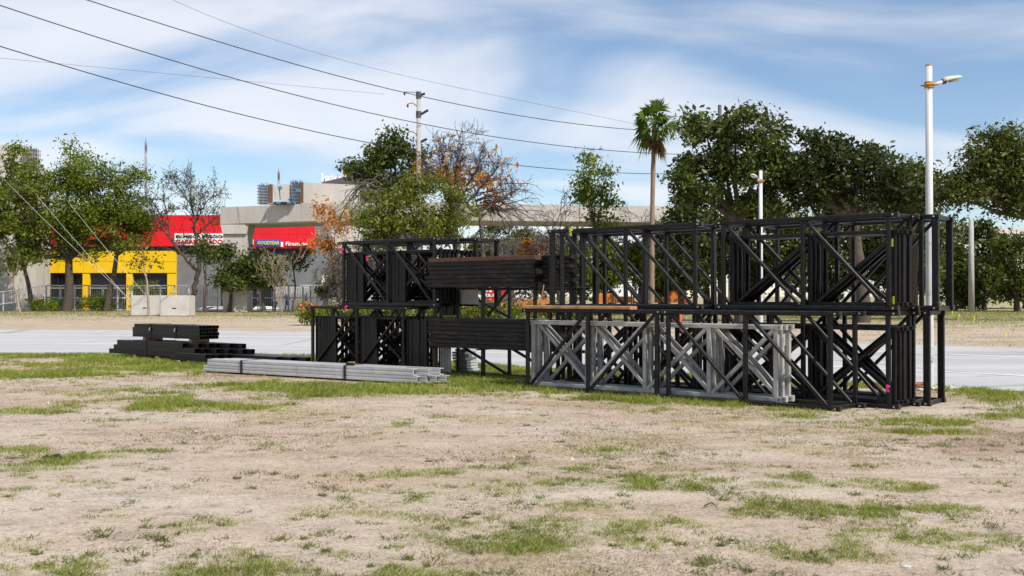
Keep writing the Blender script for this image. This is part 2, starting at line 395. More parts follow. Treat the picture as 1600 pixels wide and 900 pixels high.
def gmask(X, Y):
    """living-grass amount 0..1 and dry-grass amount 0..1 at ground points"""
    X = np.asarray(X, float); Y = np.maximum(np.asarray(Y, float), 0.6)
    px = 800 + F * X / Y; py = HY + F * H / Y
    yn = np.interp(px, *NEARS); yf = np.interp(px, *FARS)
    near = py > yn + 0.5
    far = py < yf - 0.3
    a = fbm(X * 0.6 + 0.2 * Y, Y, 1.5, 5); b = fbm(X, Y, 4.2, 3, 40); c = fbm(X * 0.75, Y, 0.42, 3, 80)
    bias = np.interp(py, [545, 560, 600, 640, 690, 760, 900, 1200], [.07, .085, .06, .012, -.012, -.03, -.04, -.04])
    v = 0.5 * a + 0.22 * b + 0.28 * c + bias
    g = sst(0.535, 0.635, v) * 0.75
    add = 0.0
    for cx, cy, rx, ry, k in PATCH:
        add = add + k * np.exp(-(((px - cx) / rx) ** 2 + ((py - cy) / ry) ** 2) * 1.3)
    sub = 0.0
    for cx, cy, rx, ry, k in BARE:
        sub = sub + k * np.exp(-(((px - cx) / rx) ** 2 + ((py - cy) / ry) ** 2))
    c2 = fbm(X, Y, 0.16, 3, 55)
    g = np.clip(g * (1 - np.clip(sub, 0, 1)) + np.clip(add, 0, 1.0) * sst(0.44, 0.64, 0.35 * c + 0.30 * a + .35 * c2 + 0.04 * add), 0, 1)
    g = g * (1 - sst(600, 680, py) * (1 - sst(.40, .64, .4 * c + .6 * c2)))
    ww_ = X * W.x + Y * W.y; uu_ = X * U.x + Y * U.y
    bnd = sst(11.2, 11.75, ww_ + (a - .5) * 1.2) * (1 - sst(12.0, 12.2, ww_)) * sst(-13.5, -12.5, uu_) * (1 - sst(-6.0, -4.6, uu_))
    ins = sst(12.1, 12.3, ww_) * (1 - sst(14.5, 15.2, ww_)) * sst(-17, -16, uu_) * (1 - sst(-5.0, -4.4, uu_))
    g = np.clip(g + bnd * .75 * sst(.38, .56, .5 * c + .5 * c2) + ins * .5 * sst(.4, .58, .6 * a + .4 * c), 0, 1)
    g = g * (1 - .28 * sst(640, 720, py))
    dry = sst(0.50, 0.66, 0.55 * fbm(X * .7, Y, 0.9, 4, 120) + 0.45 * fbm(X, Y, 2.5, 3, 160) + 0.7 * bias) * 0.7
    # strip along the near road edge is lush
    e = np.clip((py - yn) / 14.0, 0, 1)
    g = np.where(near, np.maximum(g, (1 - sst(0.5, 1.0, e)) * sst(0.32, 0.55, a * .6 + c * .4)), 0)
    dry = np.where(near, dry, 0)
    # far side
    fg = np.interp(py, [464, 486, 489, 494, 499, 503, 512, 520], [.9, .95, .9, .65, .72, .38, .15, .05])
    fgl = np.interp(py, [464, 486, 488, 492, 495, 499, 505, 520], [.9, .9, .6, .45, .2, .05, .0, .0])
    left = 1 - sst(430, 620, px)
    fgm = (fg * (1 - left) + fgl * left) * sst(0.25, 0.55, a * .5 + c * .2 + b * .3 + .05)
    fdry = sst(0.36, 0.6, .6 * fbm(X * .35, Y, 2.2, 4, 200) + .4 * b)
    fdry = fdry * np.interp(py, [464, 495, 505, 520, 545], [.6, .8, .75, .45, .6])
    g = np.where(far, fgm, g); dry = np.where(far, fdry, dry)
    return g, dry, near, far
def hz(X, Y):
    X = np.asarray(X, float); Y = np.asarray(Y, float)
    return -0.95 * sst(98.2, 101, Y) * (1 - sst(-14, -4, X))

# ------------------------------------------------------------------ ground sheet
xs = np.concatenate([[-2500, -1200, -600, -300, -200, -150, -110, -90, -75, -60, -50, -42, -36], np.arange(-30, 30.01, 0.16), [36, 42, 50, 60, 75, 90, 110, 150, 200, 300, 600, 1200, 2500]])
ys = np.concatenate([[-60, -20, -6, 0, 1.2], np.arange(2.4, 27, 0.13), np.arange(27, 60, 0.42), np.arange(60, 130, 1.0), [140, 160, 200, 300, 500, 900, 1600, 2600, 4500]])
GX, GY = np.meshgrid(xs, ys)
V = np.stack([GX.ravel(), GY.ravel(), hz(GX, GY).ravel()], 1)
V[:, 2] += (fbm(V[:, 0], V[:, 1], 1.1, 4, 300) - 0.5) * 0.03 * (1 - sst(9, 12, V[:, 1]))
nx, ny = len(xs), len(ys)
ii = (np.arange(ny - 1)[:, None] * nx + np.arange(nx - 1)[None, :]).ravel()
Q = np.stack([ii, ii + 1, ii + nx + 1, ii + nx], 1)
gm, nt, N, L, b = nmat('dirt_ground')
g_ = N.new('ShaderNodeNewGeometry'); pos = g_.outputs['Position']
mpn = N.new('ShaderNodeMapping'); L.new(pos, mpn.inputs[0]); mpn.inputs['Scale'].default_value = (0.45, 1.0, 1.0)
mpn.inputs['Rotation'].default_value = (0, 0, 0.25)
fa = noise(nt, 0.55, 8, 0.62, mpn.outputs[0], 0.4)
col = ramp(nt, fa, [(0.28, (0.300, 0.218, 0.156)), (0.42, (0.400, 0.316, 0.246)), (0.58, (0.445, 0.372, 0.302)), (0.75, (0.490, 0.428, 0.362))])
fb = noise(nt, 3.2, 8, 0.7, mpn.outputs[0], 0.6)
col = mix(nt, 1.0, col, ramp(nt, fb, [(0.28, 0.62), (0.46, 0.97), (0.56, 1.03), (0.74, 1.2)]), 'MULTIPLY')
fs = noise(nt, 34, 4, 0.7, pos)
col = mix(nt, 1.0, col, ramp(nt, fs, [(0.30, 0.35), (0.43, 0.93), (0.60, 1.03), (0.72, 1.45)]), 'MULTIPLY')
fs2 = noise(nt, 13, 6, 0.75, pos, 0.5)
col = mix(nt, 1.0, col, ramp(nt, fs2, [(0.32, 0.50), (0.44, 0.95), (0.7, 1.12)]), 'MULTIPLY')
vo = N.new('ShaderNodeTexVoronoi'); L.new(pos, vo.inputs['Vector']); vo.inputs['Scale'].default_value = 17
pk = ramp(nt, vo.outputs['Distance'], [(0.05, 1.0), (0.11, 0.0)])
sel = N.new('ShaderNodeSeparateColor'); L.new(vo.outputs['Color'], sel.inputs[0])
pk2 = mix(nt, 1.0, pk, ramp(nt, sel.outputs[0], [(0.72, 0.0), (0.76, 1.0)]), 'MULTIPLY')
col = mix(nt, pk2, col, ramp(nt, sel.outputs[1], [(0.0, (0.10, 0.075, 0.055)), (0.6, (0.25, 0.19, 0.14)), (1.0, (0.62, 0.56, 0.50))]))
ag = N.new('ShaderNodeAttribute'); ag.attribute_name = 'grass'
ad = N.new('ShaderNodeAttribute'); ad.attribute_name = 'dry'
fine = noise(nt, 11, 5, 0.7, pos)
dk = mix(nt, 1.0, ad.outputs['Fac'], ramp(nt, fine, [(0.38, 0.1), (0.6, 0.85)]), 'MULTIPLY')
col = mix(nt, dk, col, ramp(nt, fb, [(0.3, (0.235, 0.185, 0.085)), (0.7, (0.37, 0.30, 0.155))]))
gk = mix(nt, 1.0, ag.outputs['Fac'], ramp(nt, fine, [(0.34, 0.15), (0.6, 0.8)]), 'MULTIPLY')
col = mix(nt, gk, col, ramp(nt, fine, [(0.3, (0.155, 0.160, 0.035)), (0.7, (0.29, 0.275, 0.075))]))
L.new(col, b.inputs['Base Color']); b.inputs['Roughness'].default_value = 0.95; b.inputs['Specular IOR Level'].default_value = 0.15
hh = mix(nt, 0.4, mix(nt, 0.5, fs, fs2), fb); hh = mix(nt, pk2, hh, (1, 1, 1))
bump(nt, b, hh, 0.9, 0.05)
ground = nmesh('ground', V, Q, gm, None, True, Vector((0, 0, 0)))
tag(ground, 'pale sandy field with patchy grass reaching to the horizon', 'ground', kind='structure')
g0, d0, _, _ = gmask(V[:, 0], V[:, 1])
for nm, arr in (('grass', g0), ('dry', d0)):
    a = ground.data.attributes.new(nm, 'FLOAT', 'POINT'); a.data.foreach_set('value', arr.astype(np.float32))

# ------------------------------------------------------------------ road
rm, nt, N, L, b = nmat('worn_asphalt')
g_ = N.new('ShaderNodeNewGeometry'); pos = g_.outputs['Position']
mpn = N.new('ShaderNodeMapping'); L.new(pos, mpn.inputs[0]); mpn.inputs['Rotation'].default_value = (0, 0, 0.5); mpn.inputs['Scale'].default_value = (0.12, 1.0, 1.0)
f1 = noise(nt, 0.9, 6, 0.6, mpn.outputs[0]); f2 = noise(nt, 45, 3, 0.7, pos)
col = ramp(nt, f1, [(0.3, (0.335, 0.335, 0.34)), (0.7, (0.42, 0.42, 0.425))])
col = mix(nt, 1.0, col, ramp(nt, f2, [(0.3, 0.86), (0.7, 1.1)]), 'MULTIPLY')
vr = N.new('ShaderNodeTexVoronoi'); vr.feature = 'DISTANCE_TO_EDGE'; L.new(pos, vr.inputs['Vector']); vr.inputs['Scale'].default_value = 0.16
wv_ = noise(nt, 1.5, 4, 0.6, pos)
crk = mix(nt, 0.03, vr.outputs['Distance'], wv_)
col = mix(nt, ramp(nt, crk, [(0.016, 0.6), (0.024, 0.0)]), col, (0.16, 0.16, 0.165))
st2_ = noise(nt, 0.35, 6, 0.65, mpn.outputs[0], 0.6)
col = mix(nt, 1.0, col, ramp(nt, st2_, [(0.32, 0.76), (0.45, 1.0), (0.7, 1.05)]), 'MULTIPLY')
dd_ = noise(nt, 0.8, 6, 0.7, pos, 0.4)
col = mix(nt, ramp(nt, dd_, [(0.55, 0.0), (0.72, 0.55)]), col, (0.36, 0.30, 0.24))
L.new(col, b.inputs['Base Color']); b.inputs['Roughness'].default_value = 0.85
bump(nt, b, f2, 0.3, 0.01)
LINEM = mat('road_paint', (0.66, 0.66, 0.65), 0.7, 0, 0.1, 3, (0.45, 0.45, 0.44), 0.4)
def ribbon(name, pa, pb, z, m):
    n = len(pa[0]); A = [gnd(x, y, z) for x, y in zip(*pa)]; B = [gnd(x, y, z) for x, y in zip(*pb)]
    return mobj(name, A + B, [(i, i + 1, n + i + 1, n + i) for i in range(n - 1)], m)
jit = lambda s, amp, o: (s[0], s[1] + (np.array([vnoise(x, 0, 9, o) for x in s[0]]) - 0.5) * amp)
road = ribbon('road', jit(NEARS, 1.2, 3), jit(FARS, 0.9, 50), 0.006, rm)
tag(road, 'pale grey asphalt road behind the stacked trusses', 'road', kind='structure')
for k, ln in enumerate((LINE1, LINE2)):
    s = smooth(ln); xs_, ys_ = s
    w_ = 0.0042 * (ys_ - HY)
    o = ribbon('lane_marking', (xs_, ys_ + w_), (xs_, ys_ - w_), 0.011, LINEM)
    tag(o, ['farther', 'nearer'][k] + ' white lane line painted along the grey road', 'marking', kind='structure')

# ------------------------------------------------------------------ lettering
def text_part(s, p_left, width, height, m, parent, name='lettering', mirror=False, depth=0.03, shear=0.0, facing=0.0):
    cu = bpy.data.curves.new('t', 'FONT'); cu.body = s; cu.extrude = 0.02; cu.shear = shear; cu.resolution_u = 2
    cu.offset = 0.018
    o = bpy.data.objects.new('t', cu); COL.objects.link(o)
    dg = bpy.context.evaluated_depsgraph_get(); dg.update()
    me = bpy.data.meshes.new_from_object(o.evaluated_get(dg))
    bpy.data.objects.remove(o)
    co = np.array([v.co[:] for v in me.vertices]); lo, hi = co.min(0), co.max(0)
    sc = (hi - lo); xx = (co[:, 0] - lo[0]) / sc[0]; yy = (co[:, 1] - lo[1]) / sc[1]; zz_ = (co[:, 2] - lo[2]) / sc[2]
    if mirror: xx = 1 - xx
    ca, sa = math.cos(facing), math.sin(facing)
    out = np.stack([p_left.x + xx * width * ca + zz_ * 0, p_left.y - zz_ * depth + xx * width * sa, p_left.z + yy * height], 1)
    fs = [tuple(p.vertices) for p in me.polygons]
    bpy.data.meshes.remove(me)
    return mobj(name, [Vector(v) for v in out], fs, m, parent)
def slab(name, x0, x1, y0, y1, d, m, parent, thick=0.25, off=0.0):
    """wall piece given by its picture corners on the plane at distance d, extending back"""
    a, c = at(x0, y1, d - off), at(x1, y0, d - off)
    return mobj(name, *box(a.x, c.x, d - off, d - off + thick, a.z, c.z), m, parent)

# ------------------------------------------------------------------ store
SD = 108.0
base = at(270, 487, SD); base.z = -0.95
st = thing('store_building', 'red and yellow tyre store with white lettering behind the fence', 'store', base)
a, c = at(68, 487, SD), at(492, 337, SD)
mobj('wall', *box(a.x, c.x, SD + .3, SD + 16, -0.95, c.z - 0.1), MGREY, st)
slab('grey_wall', 275.5, 489, 396, 520, SD, MGREY, st, .3)
slab('dark_band', 200, 489.5, 385.2, 395.6, SD, DGREY, st, .3, .05)
slab('dark_band', 70, 199.6, 383.5, 391.6, SD, DGREY, st, .3, .05)
# yellow front: piers, panels, dark openings
for x0, x1 in ((69, 71), (128.7, 140), (197, 207), (261, 275)):
    slab('pier', x0, x1, 426.8, 520, SD, YELL, st, .5, .25)
for x0, x1 in ((71, 128.7), (140, 197), (207, 261)):
    w_ = slab('window', x0, x1, 426.8, 520, SD, VOID, st, .2, -.06)
    for xm in np.linspace(x0, x1, 4)[1:-1]:
        slab('mullion', xm - .25, xm + .25, 426.8, 520, SD, DGREY, w_, .1, .02)
    slab('transom', x0, x1, 449.6, 450.6, SD, GALV, w_, .1, .025)
xe = np.linspace(69, 275, 11)
for i in range(10):
    for y0, y1 in ((392, 408.7), (409.1, 426.4)):
        slab('cladding_panel', xe[i] + .18, xe[i + 1] - .18, y0, y1, SD, YELL, st, .35, .3 + 0.012 * ((i * 7 + int(y0)) % 3))
# red fascia panels in two rows
def fascia(x0, x1, n, ytop, ybot):
    e = np.linspace(x0, x1, n + 1)
    for i in range(n):
        ym = (ytop + ybot) / 2 - 1
        for y0, y1 in ((ytop, ym - .12), (ym + .12, ybot)):
            slab('fascia_panel', e[i] + .09, e[i + 1] - .09, y0, y1, SD, RED, st, .5, .45 + 0.010 * ((i * 5 + int(y0)) % 4))
fascia(80, 355, 20, 336, 384.8)
fascia(355.4, 492, 10, 346, 388)
bd = slab('sign_board', 272.6, 349, 364.6, 383, SD, SIGNW, st, .12, .62)
text_part('EL MEJOR PRECIO', at(275, 372.8, SD - .62), 72.5 * SD / F, 5.6 * SD / F, SIGNK, bd, depth=.05)
text_part('GARANTIZADO', at(275, 381, SD - .62), 72.5 * SD / F, 7.0 * SD / F, SIGNR, bd, depth=.05)
bd = slab('sign_board', 400.6, 438, 374.6, 385, SD, SIGNB, st, .12, .62)
text_part('GOODYEAR', at(402.6, 382.2, SD - .62), 33.5 * SD / F, 5.6 * SD / F, SIGNY, bd, depth=.05, shear=.15)
slab('sign_board', 438.6, 442, 378, 385.6, SD, SIGNW, st, .12, .6)
bd = slab('sign_board', 389.4, 395.8, 374.2, 384, SD, SIGNW, st, .12, .62)
text_part('h', at(391, 381.5, SD - .62), 2.6 * SD / F, 5.4 * SD / F, SIGNB, bd, depth=.05)
text_part('Firestone', at(446.6, 384, SD - .56), 33.4 * SD / F, 6.4 * SD / F, SIGNW, st, depth=.1, shear=.1)
bd = slab('sign_board', 99, 127.5, 364, 375.6, SD, SIGNW, st, .12, .62)
for k, (x0, x1) in enumerate(((101, 105), (107, 110.5), (112.5, 117), (119, 125))):
    slab('sign_mark', x0, x1, 367, 372.5, SD, [SIGNC, SIGNK][k % 2], bd, .05, .66)
# white building beside the store
wb = thing('pale_building', 'plain off-white building wall left of the yellow store front', 'building', Vector((at(20, 487, 107).x, 107, -.95)))
slab('wall', -140, 68, 392, 520, 107, CREAM, wb, 12)
slab('door', -4, 7.6, 423, 520, 107, VOID, wb, .2, .02)
slab('coping', -141, 68.5, 389.6, 392, 107, CONC, wb, 12, .15)
for y in (418, 447):
    slab('wall_groove', 10, 68, y, y + .7, 107, CONC, wb, .1, .02)
# building behind the orange tree
cb = thing('cream_building', 'cream rendered building with salmon board right of the red fascia', 'building', Vector((at(535, 487, 118).x, 118, -.95)))
slab('wall', 503, 580, 318, 520, 118, CREAM, cb, 10)
slab('side_wall', 493.5, 502.6, 386, 520, 118, MGREY, cb, 8)
slab('upper_wall', 493.5, 502.6, 350, 385.6, 118, mat('sky_reflection_tint', (0.30, 0.38, 0.46), 0.15, 0, .1), cb, 8)  # bluish base colour paints the sky's reflection onto this wall
bd = slab('sign_board', 491, 521, 425.5, 445, 112, SALMON, cb, .2)
for x0, x1 in ((495, 500), (502, 507), (510, 515)):
    slab('sign_mark', x0, x1, 430, 440.5, 112, SIGNW, bd, .05, .04)
slab('post', 494, 496, 445, 520, 112.1, WHITEP, cb, .2)
slab('post', 513, 515, 445, 520, 112.1, WHITEP, cb, .2)
slab('canopy', 503, 540, 449, 452, 112.4, SIGNB, cb, 3)

# ------------------------------------------------------------------ viaduct under construction
VD = [(300, 92, 7.75), (344, 90, 7.72), (500, 86.5, 7.75), (700, 84, 7.6), (870, 83, 7.45), (1050, 85, 7.5), (1250, 90, 7.3), (1480, 99, 7.0), (1900, 118, 6.8)]
vroot = thing('viaduct', 'pale concrete viaduct under construction crossing behind the trees', 'viaduct', Vector((at(372, 487, 87).x, 87, 0)))
def vgird(x0, x1, n, zt):
    X = np.linspace(x0, x1, n); D = np.interp(X, [v[0] for v in VD], [v[1] for v in VD]); Z = np.interp(X, [v[0] for v in VD], [v[2] for v in VD])
    V, Fs = [], []
    for x, d, z in zip(X, D, Z):
        p = at(x, HY, d)
        for dy, dz in ((0, 0.10), (0.12, 0.0), (5.0, 0.0), (5.2, 0.10), (5.2, zt), (0, zt)):
            V.append((p.x, d + dy, z + dz))
    for i in range(n - 1):
        for k in range(6):
            Fs.append((i * 6 + k, (i + 1) * 6 + k, (i + 1) * 6 + (k + 1) % 6, i * 6 + (k + 1) % 6))
    Fs += [tuple(range(6)), tuple(range(n * 6 - 1, n * 6 - 7, -1))]
    return V, Fs
for x0, x1 in ((344, 498), (499, 700), (701, 905), (906, 1110), (1111, 1330), (1331, 1580), (1581, 1880)):
    mobj('girder', *vgird(x0, x1, 8, 1.58 if x0 < 600 else 1.45), CONC, vroot)
for x, d in ((372, 90.4), (640, 87), (1160, 90)):
    c = at(x, HY, d)
    mobj('pier', *box(c.x - 1.05, c.x + 1.05, d - 1.0, d + 1.0, -1.0, 6.9), CONC, vroot)
    zt = float(np.interp(x, [v[0] for v in VD], [v[2] for v in VD]))
    V = [(c.x + sx * w_, d + sy * 1.2, z) for z, w_ in ((6.9, 1.05), (zt - .02, 1.25)) for sx, sy in ((-1, -1), (1, -1), (1, 1), (-1, 1))]
    mobj('pier_cap', V, [(0, 1, 5, 4), (1, 2, 6, 5), (2, 3, 7, 6), (3, 0, 4, 7), (4, 5, 6, 7), (3, 2, 1, 0)], CONC, vroot)
# upper wall pieces, rebar cages and formwork on the deck
UD = 89.0
slab('wall_segment', 426, 452, 288, 318.5, UD, CONC, vroot, 1.2)
V = [at(474, 318.5, UD), at(560, 318, UD), at(560, 289, UD), at(474, 285, UD)]
V += [v + Vector((0, 1.2, 0)) for v in V]
mobj('wall_segment', V, [(0, 1, 2, 3), (7, 6, 5, 4), (0, 4, 5, 1), (1, 5, 6, 2), (2, 6, 7, 3), (3, 7, 4, 0)], CONC, vroot)
for x0, x1, y0, y1 in ((419, 425.6, 288, 318.5), (469, 473.7, 284.5, 318.5)):
    slab('formwork_end', x0, x1, y0, y1, UD, RBROWN, vroot, 1.1, -.05)
def cage(x0, x1, y0, y1, d, parent, name='rebar_cage', nv=9, nh=7):
    m_ = MB(); a, c = at(x0, y1, d), at(x1, y0, d)
    for dy in (0.1, 0.9):
        for x in np.linspace(a.x, c.x, nv):
            m_.add(bar((x, d + dy, a.z), (x, d + dy, c.z + random.uniform(-.1, .35)), .05, .05, Vector((0, 1, 0))))
        for z in np.linspace(a.z + .1, c.z, nh):
            m_.add(bar((a.x - .1, d + dy, z), (c.x + .1, d + dy, z), .05, .05, Vector((0, 1, 0))))
    return m_.build(name, REBAR, parent)
random.seed(3)
cage(403, 418.6, 290, 318.8, UD, vroot)
cage(454, 468.6, 285.5, 318.6, UD, vroot)
mobj('plank', *box(at(420, 317, UD - 1).x, at(444, 317, UD - 1).x, UD - 1.4, UD - .9, 9.36, 9.46), WOOD, vroot)
mobj('plank', *box(at(471, 317, UD - 1).x, at(490, 317, UD - 1).x, UD - 1.4, UD - .9, 9.36, 9.46), WOOD, vroot)
def boom_lift(x, label, pts):
    c = at(x, 317, UD - 1.6); c.z = 9.31
    t = thing('boom_lift', label, 'boom lift', c, 'blue boom lifts on the viaduct')
    mobj('chassis', *box(c.x - .55, c.x + .6, c.y - .3, c.y + .3, 9.36, 9.52), BLUEM, t)
    for dx in (-.4, .45):
        mobj('wheel', *pipe([(c.x + dx, c.y - .34, 9.41), (c.x + dx, c.y + .34, 9.41)], .10, 10), SIGNK, t)
    P3 = [at(px, py, UD - 1.6) for px, py in pts]
    mobj('boom_arm', *pipe(P3, .06, 6), BLUEM, t)
    q = P3[-1]
    mobj('basket', *box(q.x - .16, q.x + .16, q.y - .16, q.y + .16, q.z - .05, q.z + .2), BLUEM, t)
boom_lift(438, 'pale blue boom lift with upright arm between viaduct wall pieces', [(438, 312), (436.5, 298), (437.5, 295)])
boom_lift(450, 'blue boom lift with arm slanting right before the rebar cage', [(450, 313), (457, 307), (466, 299)])
# tall pylon at the left with guy ropes to anchor blocks
PD = 101.0
py_ = thing('concrete_pylon', 'tall pale concrete pylon behind the leftmost tree', 'pylon', Vector((at(15, 487, PD).x, PD, 0)))
slab('shaft', -60, 31, 226, 490, PD, CONC, py_, 4)
slab('shaft_step', 31.3, 58, 262, 490, PD, CONC, py_, 3, -.3)
cage(33, 56, 234, 262, PD + .5, py_, nv=10, nh=5)

def block(x0, x1, y0, y1, d, label):
    a, c = at(x0, y1, d), at(x1, y0, d); a.z = 0; bv = .05
    t = thing('concrete_block', label, 'concrete block', Vector(((a.x + c.x) / 2, d + .7, 0)), 'concrete anchor blocks')
    bm = bmesh.new(); V, Fs = box(a.x, c.x, d, d + 1.5, 0, c.z)
    vs = [bm.verts.new(v) for v in V]; [bm.faces.new([vs[i] for i in f]) for f in Fs]
    bmesh.ops.bevel(bm, geom=bm.edges[:], offset=bv, segments=2, affect='EDGES')
    V = [v.co.copy() for v in bm.verts]; bm.verts.index_update(); Fs = [[v.index for v in f.verts] for f in bm.faces]; bm.free()
    mobj('body', V, Fs, CONCB, t)
    mx = (a.x + c.x) / 2
    mobj('lifting_slot', *box(mx - .14, mx + .14, d - .012, d + .05, c.z * .36, c.z * .36 + .07), VOID, t)
    mobj('lifting_loop', *pipe([(mx - .5, d + .6, c.z - .02), (mx - .5, d + .6, c.z + .16), (mx - .3, d + .6, c.z + .16), (mx - .3, d + .6, c.z - .02)], .03, 6), REBAR, t)
    return t
block(204, 248, 461.5, 493, 73, 'concrete anchor block behind the thin sapling, left of two')
block(249.5, 295, 461.5, 494.5, 71, 'concrete anchor block right of the sapling, right of two')
for k, (pa, pb, lab) in enumerate((((48, 236, 101.4), (228, 461, 73.6), 'white guy rope from rebar top to the block top'),
                                   ((0, 232, 99), (203.5, 470, 72.9), 'white guy rope crossing the middle of the leafy tree'),
                                   ((-60, 210, 99), (203, 468, 72.8), 'lowest white guy rope entering at the left picture edge'))):
    A, B = at(*pa), at(*pb)
    pts = [A.lerp(B, t) - ZZ * (0.35 * math.sin(math.pi * t)) for t in np.linspace(0, 1, 9)]
    o = mobj('guy_rope', *pipe(pts, .012, 5), ROPE)
    tag(o, lab, 'rope', 'guy ropes to the anchor blocks')

# hotel far behind with roof sign seen from the back
ht = thing('hotel_building', 'distant hotel with dark pointed roof and reversed rooftop letters', 'building', Vector((at(555, 487, 165).x, 165, -.95)))
slab('wall', 520, 640, 292, 520, 168, CREAM, ht, 14)
for r_ in range(4):
    for c_ in range(5):
        slab('window', 528 + c_ * 21, 538 + c_ * 21, 305 + r_ * 22, 315 + r_ * 22, 168, VOID, ht, .2, .04)
V = [at(501, 285.5, 163), at(572, 268, 163), at(640, 268, 163), at(640, 292, 163), at(540, 291, 163)]
V += [v + Vector((2, 10, 0)) for v in V]
mobj('roof', V, [(4, 3, 2, 1, 0), (5, 6, 7, 8, 9)] + [(i, (i + 1) % 5, 5 + (i + 1) % 5, 5 + i) for i in range(5)], mat('roof_brown', (0.085, 0.07, 0.065), .7), ht)
text_part('hotel', at(503, 283, 170), 40 * 170 / F, 12 * 170 / F, SIGNW, ht, mirror=True, depth=.3)
text_part('hotel', at(537, 274, 164), 29 * 164 / F, 11 * 164 / F, ORANGE, ht, mirror=True, depth=.3, shear=-.1)
m_ = MB()
for x in (507, 520, 533, 545, 560):
    p = at(x, 283, 169); m_.add(pipe([p - ZZ * 2.0, p + ZZ * .3], .08, 5))
m_.build('sign_support', REBAR, ht)
# lattice mast and small antennas
def mast(x, y0, y1, d, wb, label):
    a, c = at(x, y0, d), at(x, y1, d)
    t = thing('antenna_mast', label, 'mast', Vector((a.x, d, 0)), 'distant antenna masts')
    n = 14
    m1, m2 = MB(), MB()
    for i in range(n):
        z0, z1 = c.z * i / n, c.z * (i + 1) / n
        q0 = [Vector((a.x + wb * math.cos(q), d + wb * math.sin(q), z0)) for q in (0.5, 2.6, 4.7)]
        q1 = [Vector((v.x, v.y, z1)) for v in q0]
        for j in range(3):
            mm = m1 if i % 2 else m2
            mm.add(pipe([q0[j], q1[j]], .10, 4)); mm.add(pipe([q0[j], q1[(j + 1) % 3]], .06, 4))
    m1.build('red_section', RBROWN, t); m2.build('white_section', POLEG, t)
    mobj('antenna_tip', *pipe([(a.x, d, c.z), (a.x, d, c.z + wb * 4)], .10, 5), SIGNR, t)
mast(227, 470, 222, 320, .32, 'thin reddish lattice mast above the left trees')
mast(435, 470, 268, 330, .30, 'small antenna mast rising behind the viaduct rebar')

# ------------------------------------------------------------------ fence
FD = 96.0
fp = [72 + 22.3 * k for k in range(0, 27)]
fa_, fz = at(72, 487, FD), at(640, 487, FD)
fe = thing('site_fence', 'galvanised railing fence in front of the yellow and grey store', 'fence', Vector(((fa_.x + fz.x) / 2, FD, 0)))
zr = [0.12, 1.26, 2.42]
for k, x in enumerate(fp):
    c = at(x, 487, FD)
    mobj('post', *pipe([(c.x, FD, 0), (c.x, FD, 2.46)], .085, 6), GALV, fe)
    if k < len(fp) - 1:
        n_ = at(fp[k + 1], 487, FD)
        for z in zr:
            mobj('rail', *bar((c.x + .05, FD, z), (n_.x - .05, FD, z), .12, .06, Vector((0, 1, 0))), GALV, fe)
        m_ = MB()
        for q in np.linspace(c.x, n_.x, 9)[1:-1]:
            m_.add(bar((q, FD, .15), (q, FD, 2.3), .018, .018, Vector((0, 1, 0))))
        o = m_.build('infill_bars', GALV, fe)
# ramp railing on the left
rr = thing('ramp_railing', 'sloping galvanised ramp railing at the left picture edge', 'railing', Vector((at(20, 487, 94).x, 94, 0)))
for x in np.linspace(-60, 70, 7):
    t_ = (x + 60) / 130.0; c = at(x, 487, 94)
    mobj('post', *pipe([(c.x, 94, 0), (c.x, 94, 1.3 + 1.05 * t_)], .04, 6), GALV, rr)
for z0, z1 in ((1.3, 2.35), (.2, 1.2)):
    a, c = at(-60, 487, 94), at(70, 487, 94)
    mobj('rail', *bar((a.x, 93.9, z0), (c.x, 93.9, z1), .06, .05, Vector((0, 1, 0))), GALV, rr)
m_ = MB()
for x in np.linspace(-60, 70, 36):
    t_ = (x + 60) / 130.0; c = at(x, 487, 94); m_.add(bar((c.x, 94, .2 + t_), (c.x, 94, 1.28 + 1.05 * t_), .018, .018, Vector((0, 1, 0))))
m_.build('infill_bars', GALV, rr)

# dark vertical bar fence with gate before the grey wall
bfn = thing('bar_fence', 'dark vertical bar fence with pale panels before the grey store wall', 'fence', Vector((at(390, 487, 104).x, 104, -.95)))
for x0, x1, mm in ((366, 390, GALV), (427, 484, GALV), (391, 424, VOID)):
    slab('panel', x0, x1, 448, 520, 104.6, mm, bfn, .1)
for x in (346, 366, 390.5, 425.5, 484.5):
    slab('post', x - 1, x + 1, 446, 520, 104, SIGNK, bfn, .2, .1)
m_ = MB()
for x in np.arange(305, 484, 2.6):
    c = at(x, 487, 104); m_.add(bar((c.x, 104.2, -.9), (c.x, 104.2, 2.3), .035, .035, Vector((0, 1, 0))))
m_.build('bars', SIGNK, bfn)

# ------------------------------------------------------------------ utility poles and cables
def upole(x, ytop, d, label, arms, r=.16, grey=False):
    a, c = at(x, 490, d), at(x, ytop, d)
    t = thing('utility_pole', label, 'pole', Vector((a.x, d, 0)), 'utility poles')
    mobj('shaft', *pipe([(a.x, d, 0), (a.x, d, c.z * .5), (a.x, d, c.z)], [r * 1.35, r * 1.15, r], 10), POLEG if arms or grey else REBAR, t, True)
    for pts, dark in arms:
        mobj('insulator' if dark else 'arm', *pipe([at(px, py, d) for px, py in pts], .09 if dark else .045, 6), SIGNK if dark else OCHRE if len(pts) > 2 else POLEG, t)
        if not dark:
            q = at(*pts[-1], d); mobj('insulator', *pipe([q, q - ZZ * .16, q - ZZ * .26], [.05, .09, .04], 6), SIGNK, t)
    for y in ((149, 179) if arms else ()):
        q = at(x, y, d); mobj('collar', *pipe([q - ZZ * .25, q + ZZ * .25], .2, 8), REBAR, t)
